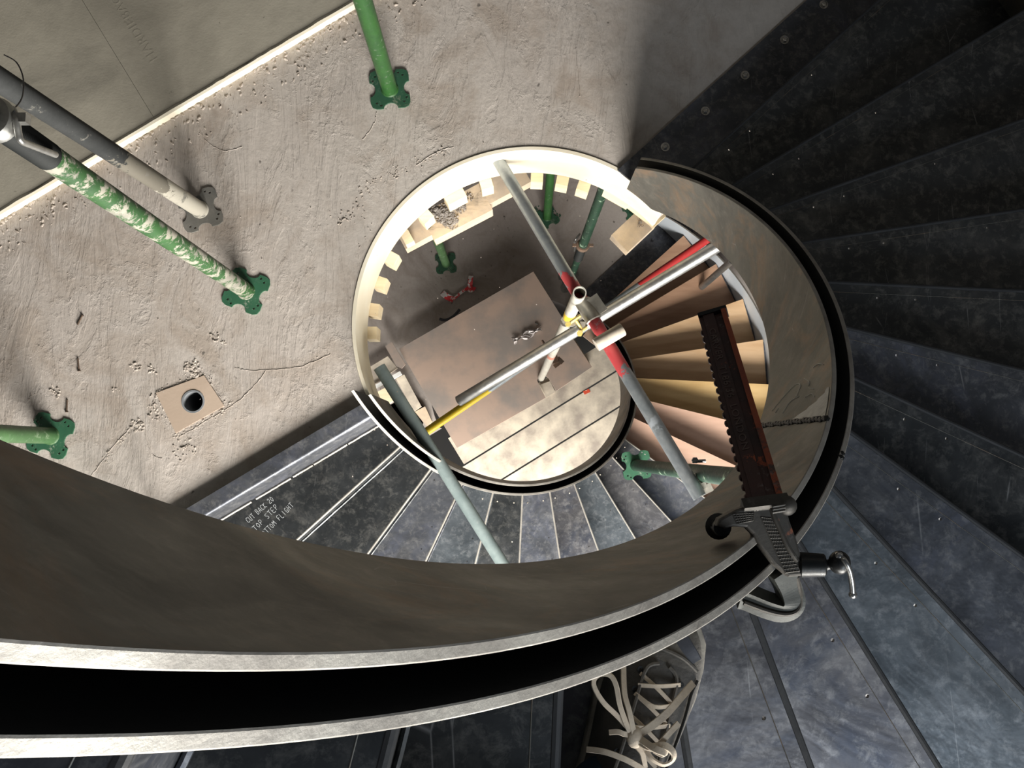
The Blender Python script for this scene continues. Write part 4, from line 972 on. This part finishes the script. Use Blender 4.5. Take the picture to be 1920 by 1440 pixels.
# ------------------------------------------------------------------ the person's foot at the bottom of the frame
def foot():
    zt = RISE*12+.001                       # tread the shoe stands on
    root = empty('person', P(1215, 1300, zt), 'person standing on the step, one dusty lace-up sneaker and dark trouser hem showing', 'person')
    T = Matrix.Translation(-root.location)
    def part(nm, bm, m_, par=root, sm=True):
        o = obj(nm, bm, m_, par, sm); o.matrix_parent_inverse = T if par is root else Matrix.Identity(4)
        return o
    toe = P(1268, 1150, zt+.03); heel = P(1120, 1560, zt+.03); toe.z = heel.z = zt
    ax = (heel-toe); LEN = .285; ax.normalize(); sd = Vector((-ax.y, ax.x, 0))     # sd points to the right side of the photo
    if sd.x < 0: sd = -sd
    # sections from toe to heel: (dist, half width, height, top half width)
    secs = [(.0, .012, .02, .25), (.008, .030, .036, .5), (.025, .043, .046, .55), (.05, .050, .056, .5), (.085, .053, .068, .42), (.12, .051, .082, .38), (.155, .045, .098, .42), (.19, .040, .108, .5), (.23, .038, .11, .55), (.265, .034, .11, .6), (.283, .02, .105, .6)]
    bm = B(); rings = []; m_ = 20
    for s_, hw, hh, tw in secs:
        ring = []
        for i in range(m_+1):
            x = PI*i/m_; cx_ = math.cos(x); sz = math.sin(x)
            px_ = hw*(abs(cx_)**.8)*(1 if cx_ > 0 else -1)*(1 if sz < .3 else 1-(1-tw)*((sz-.3)/.7)**2*.3)
            pz = .018+(hh-.018)*(sz**.75)
            ring.append(bm.verts.new(toe+ax*s_+sd*px_+Vector((0, 0, pz))))
        rings.append(ring)
    for A_, B_ in zip(rings, rings[1:]):
        for k in range(m_): 
            f = bm.faces.new((A_[k], A_[k+1], B_[k+1], B_[k])); f.material_index = 0
    bm.faces.new(rings[0]); 
    for f in bm.faces:
        c = f.calc_center_median(); 
        if (c-toe).dot(ax) < .052: f.material_index = 1
    up_ = part('sneaker', bm, [M['suede'], M['suede_toe']])
    up_.modifiers.new('s', 'SUBSURF').levels = 1; up_.modifiers['s'].render_levels = 2
    bm = B(); top, bot = [], []
    out = []
    for sgn in (1, -1):
        ss = secs if sgn == 1 else secs[::-1]
        for s_, hw, hh, tw in ss: out.append(toe+ax*(s_-.003 if s_ < .05 else s_)+sd*sgn*(hw+.004))
    prism(bm, [p[:2] for p in out], zt+.0, zt+.024); bevel(bm, .004, 2)
    part('sole', bm, M['sole'], up_)
    # stitched overlay edges down both sides of the lacing
    def sp(s_, w, dz=.0):
        """point on the upper at distance s_ from toe, lateral offset w"""
        for (s0, h0, z0, t0), (s1, h1, z1, t1) in zip(secs, secs[1:]):
            if s0 <= s_ <= s1:
                f_ = (s_-s0)/(s1-s0); hw = h0+(h1-h0)*f_; hh = z0+(z1-z0)*f_; break
        c_ = max(-1, min(1, w/hw)); sz = math.sqrt(max(0, 1-abs(c_)**(2/.8)))
        return toe+ax*s_+sd*w+Vector((0, 0, .018+(hh-.018)*sz**.75+dz))
    for sg in (-1, 1):
        bm = B(); sweep(bm, smooth_pts([sp(.055, sg*.006, .002), sp(.065, sg*.018, .002), sp(.10, sg*.020, .002), sp(.15, sg*.021, .002), sp(.19, sg*.023, .002)], 5), .0022, 6); part('eyelet_stay_edge', bm, M['suede_toe'], up_)
    bm = B(); sweep(bm, smooth_pts([sp(.05, -.04, .001), sp(.042, -.02, .001), sp(.04, 0, .001), sp(.042, .02, .001), sp(.05, .04, .001)], 5), .0022, 6); part('toe_cap_seam', bm, M['suede_toe'], up_)
    bm = B(); sweep(bm, smooth_pts([sp(.016, .004, .0012), sp(.024, .012, .0012), sp(.032, .022, .0012), sp(.042, .034, .0012)], 4), .01, flat=(.018, .001)); part('toe_patch', bm, M['strap'], up_)
    bm = B(); sweep(bm, smooth_pts([sp(.06, .044, .0012), sp(.075, .040, .0012), sp(.10, .040, .0012), sp(.14, .036, .0012), sp(.19, .030, .0012)], 4), .0016, 6); part('side_panel_edge', bm, M['clamp_black'], up_)
    eye = []
    for i in range(5):
        s_ = .068+i*.021
        for sg in (-1, 1):
            p = sp(s_, sg*.024, .001); eye.append((s_, sg, p)); bm = B(); lathe(bm, [(.0012, 0), (.0034, 0), (.0034, .0012), (.0012, .0012)], 12, M4=Matrix.Translation(p), closed=True); part('eyelet', bm, M['clamp_black'], up_)
    lw = (.0046, .0014)
    for i in range(4):
        s_ = .068+i*.021
        bm = B(); a_ = sp(s_, .023, .003); b_ = sp(s_+(.016 if i % 2 == 0 else .004), -.022, .003); m0 = sp(s_+.008, 0, .007)
        sweep(bm, smooth_pts([a_, m0, b_], 6), .01, flat=lw); part('lace', bm, M['lace'], up_)
        bm = B(); a_ = sp(s_+.004, -.023, .002); b_ = sp(s_+.022, .021, .002); m0 = sp(s_+.012, 0, .004)
        sweep(bm, smooth_pts([a_, m0, b_], 6), .01, flat=lw); part('lace', bm, M['lace'], up_)
    # bow: loops and tails, following the photo
    zk = sp(.165, 0, .012).z
    def lace(pts, w=.0052):
        bm = B(); sweep(bm, smooth_pts([P(x, y, zk+dz) for x, y, dz in pts], 6), .01, flat=(w, .0018), up=(.2, .3, 1)); part('lace', bm, M['lace'], up_)
    lace([(1188, 1378, .004), (1160, 1345, .012), (1130, 1315, .018), (1113, 1283, .018), (1122, 1266, .016), (1143, 1266, .018), (1155, 1285, .02), (1163, 1325, .018), (1180, 1370, .012), (1190, 1380, .006)])
    lace([(1169, 1250, -.01), (1171, 1300, .005), (1180, 1335, .012), (1190, 1382, .012)], .0062)
    lace([(1192, 1380, .006), (1220, 1363, .014), (1250, 1338, .014), (1275, 1310, .0), (1300, 1281, -.03)], .0080)
    lace([(1188, 1380, .006), (1170, 1376, .012), (1158, 1372, .012), (1142, 1373, .01)], .0055)
    lace([(1190, 1382, .008), (1215, 1400, .016), (1245, 1398, .018), (1262, 1410, .016), (1262, 1425, .014), (1245, 1434, .014), (1225, 1425, .012), (1212, 1408, .01)], .008)
    lace([(1200, 1385, .012), (1228, 1404, .022), (1248, 1412, .02), (1240, 1418, .018), (1225, 1410, .016)], .0075)
    lace([(1237, 1396, .012), (1255, 1375, .012), (1273, 1356, .008)], .006)
    lace([(1190, 1384, .006), (1196, 1400, .006), (1204, 1412, .004), (1210, 1440, .0)], .006)
    lace([(1100, 1405, .0), (1135, 1410, .01), (1175, 1425, .012), (1205, 1442, .006)], .006)
    bm = B(); bmesh.ops.create_uvsphere(bm, u_segments=14, v_segments=8, radius=.009, matrix=Matrix.Translation(P(1190, 1382, zk+.008)) @ Matrix.Diagonal((1, 1.3, .8, 1))); part('lace_knot', bm, M['lace'], up_)
    # trouser leg rising out of frame
    ank = toe+ax*.235+Vector((0, 0, .10)); bm = B(); rings = []
    prof = [(-.035, .060), (.0, .062), (.06, .060), (.15, .062), (.3, .068), (.42, .075)]
    for dz, r_ in prof:
        ring = []
        for i in range(28):
            x = 2*PI*i/28; rr = r_*(1+.05*math.sin(3*x+dz*20)+.03*math.sin(7*x))
            ring.append(bm.verts.new(ank+ax*(dz*.55)+Vector((0, 0, dz))+Vector((math.cos(x), math.sin(x), 0))*rr))
        rings.append(ring)
    for A_, B_ in zip(rings, rings[1:]):
        for k in range(28): bm.faces.new((A_[k], A_[(k+1) % 28], B_[(k+1) % 28], B_[k]))
    bm.faces.new(rings[-1]); bm.faces.new(rings[0])
    part('trouser_leg', bm, M['denim'])
foot()

# ------------------------------------------------------------------ light
w = bpy.data.worlds.new('world'); scn.world = w; w.use_nodes = True
bgn = w.node_tree.nodes['Background']; bgn.inputs[0].default_value = (.80, .88, 1, 1); bgn.inputs[1].default_value = .062
def area(name, loc, tgt, sx, sy, power, col):
    l = bpy.data.lights.new(name, 'AREA'); l.shape = 'RECTANGLE'; l.size = sx; l.size_y = sy; l.energy = power; l.color = col
    o = bpy.data.objects.new(name, l); COL.objects.link(o); o.location = loc
    o.rotation_euler = (Vector(tgt)-Vector(loc)).to_track_quat('-Z', 'Y').to_euler(); return o
area('window_light_mid', (.9, -3.6, 1.7), (-.3, .6, .4), 2.5, 1.7, 800, (1, .965, .90))
area('window_light_low', (.2, -2.9, -1.75), (.1, 0, -2.4), 2.8, 1.6, 290, (1, .96, .90))
area('window_light_top', (1.5, -2.2, 3.9), (.85, -.35, 1.7), 1.3, 1.1, 60, (.84, .92, 1))
vs = scn.view_settings; scn.display_settings.display_device = 'sRGB'
vs.view_transform = 'Standard'; vs.look = 'None'; vs.gamma = 1; vs.use_curve_mapping = False; vs.exposure = 0
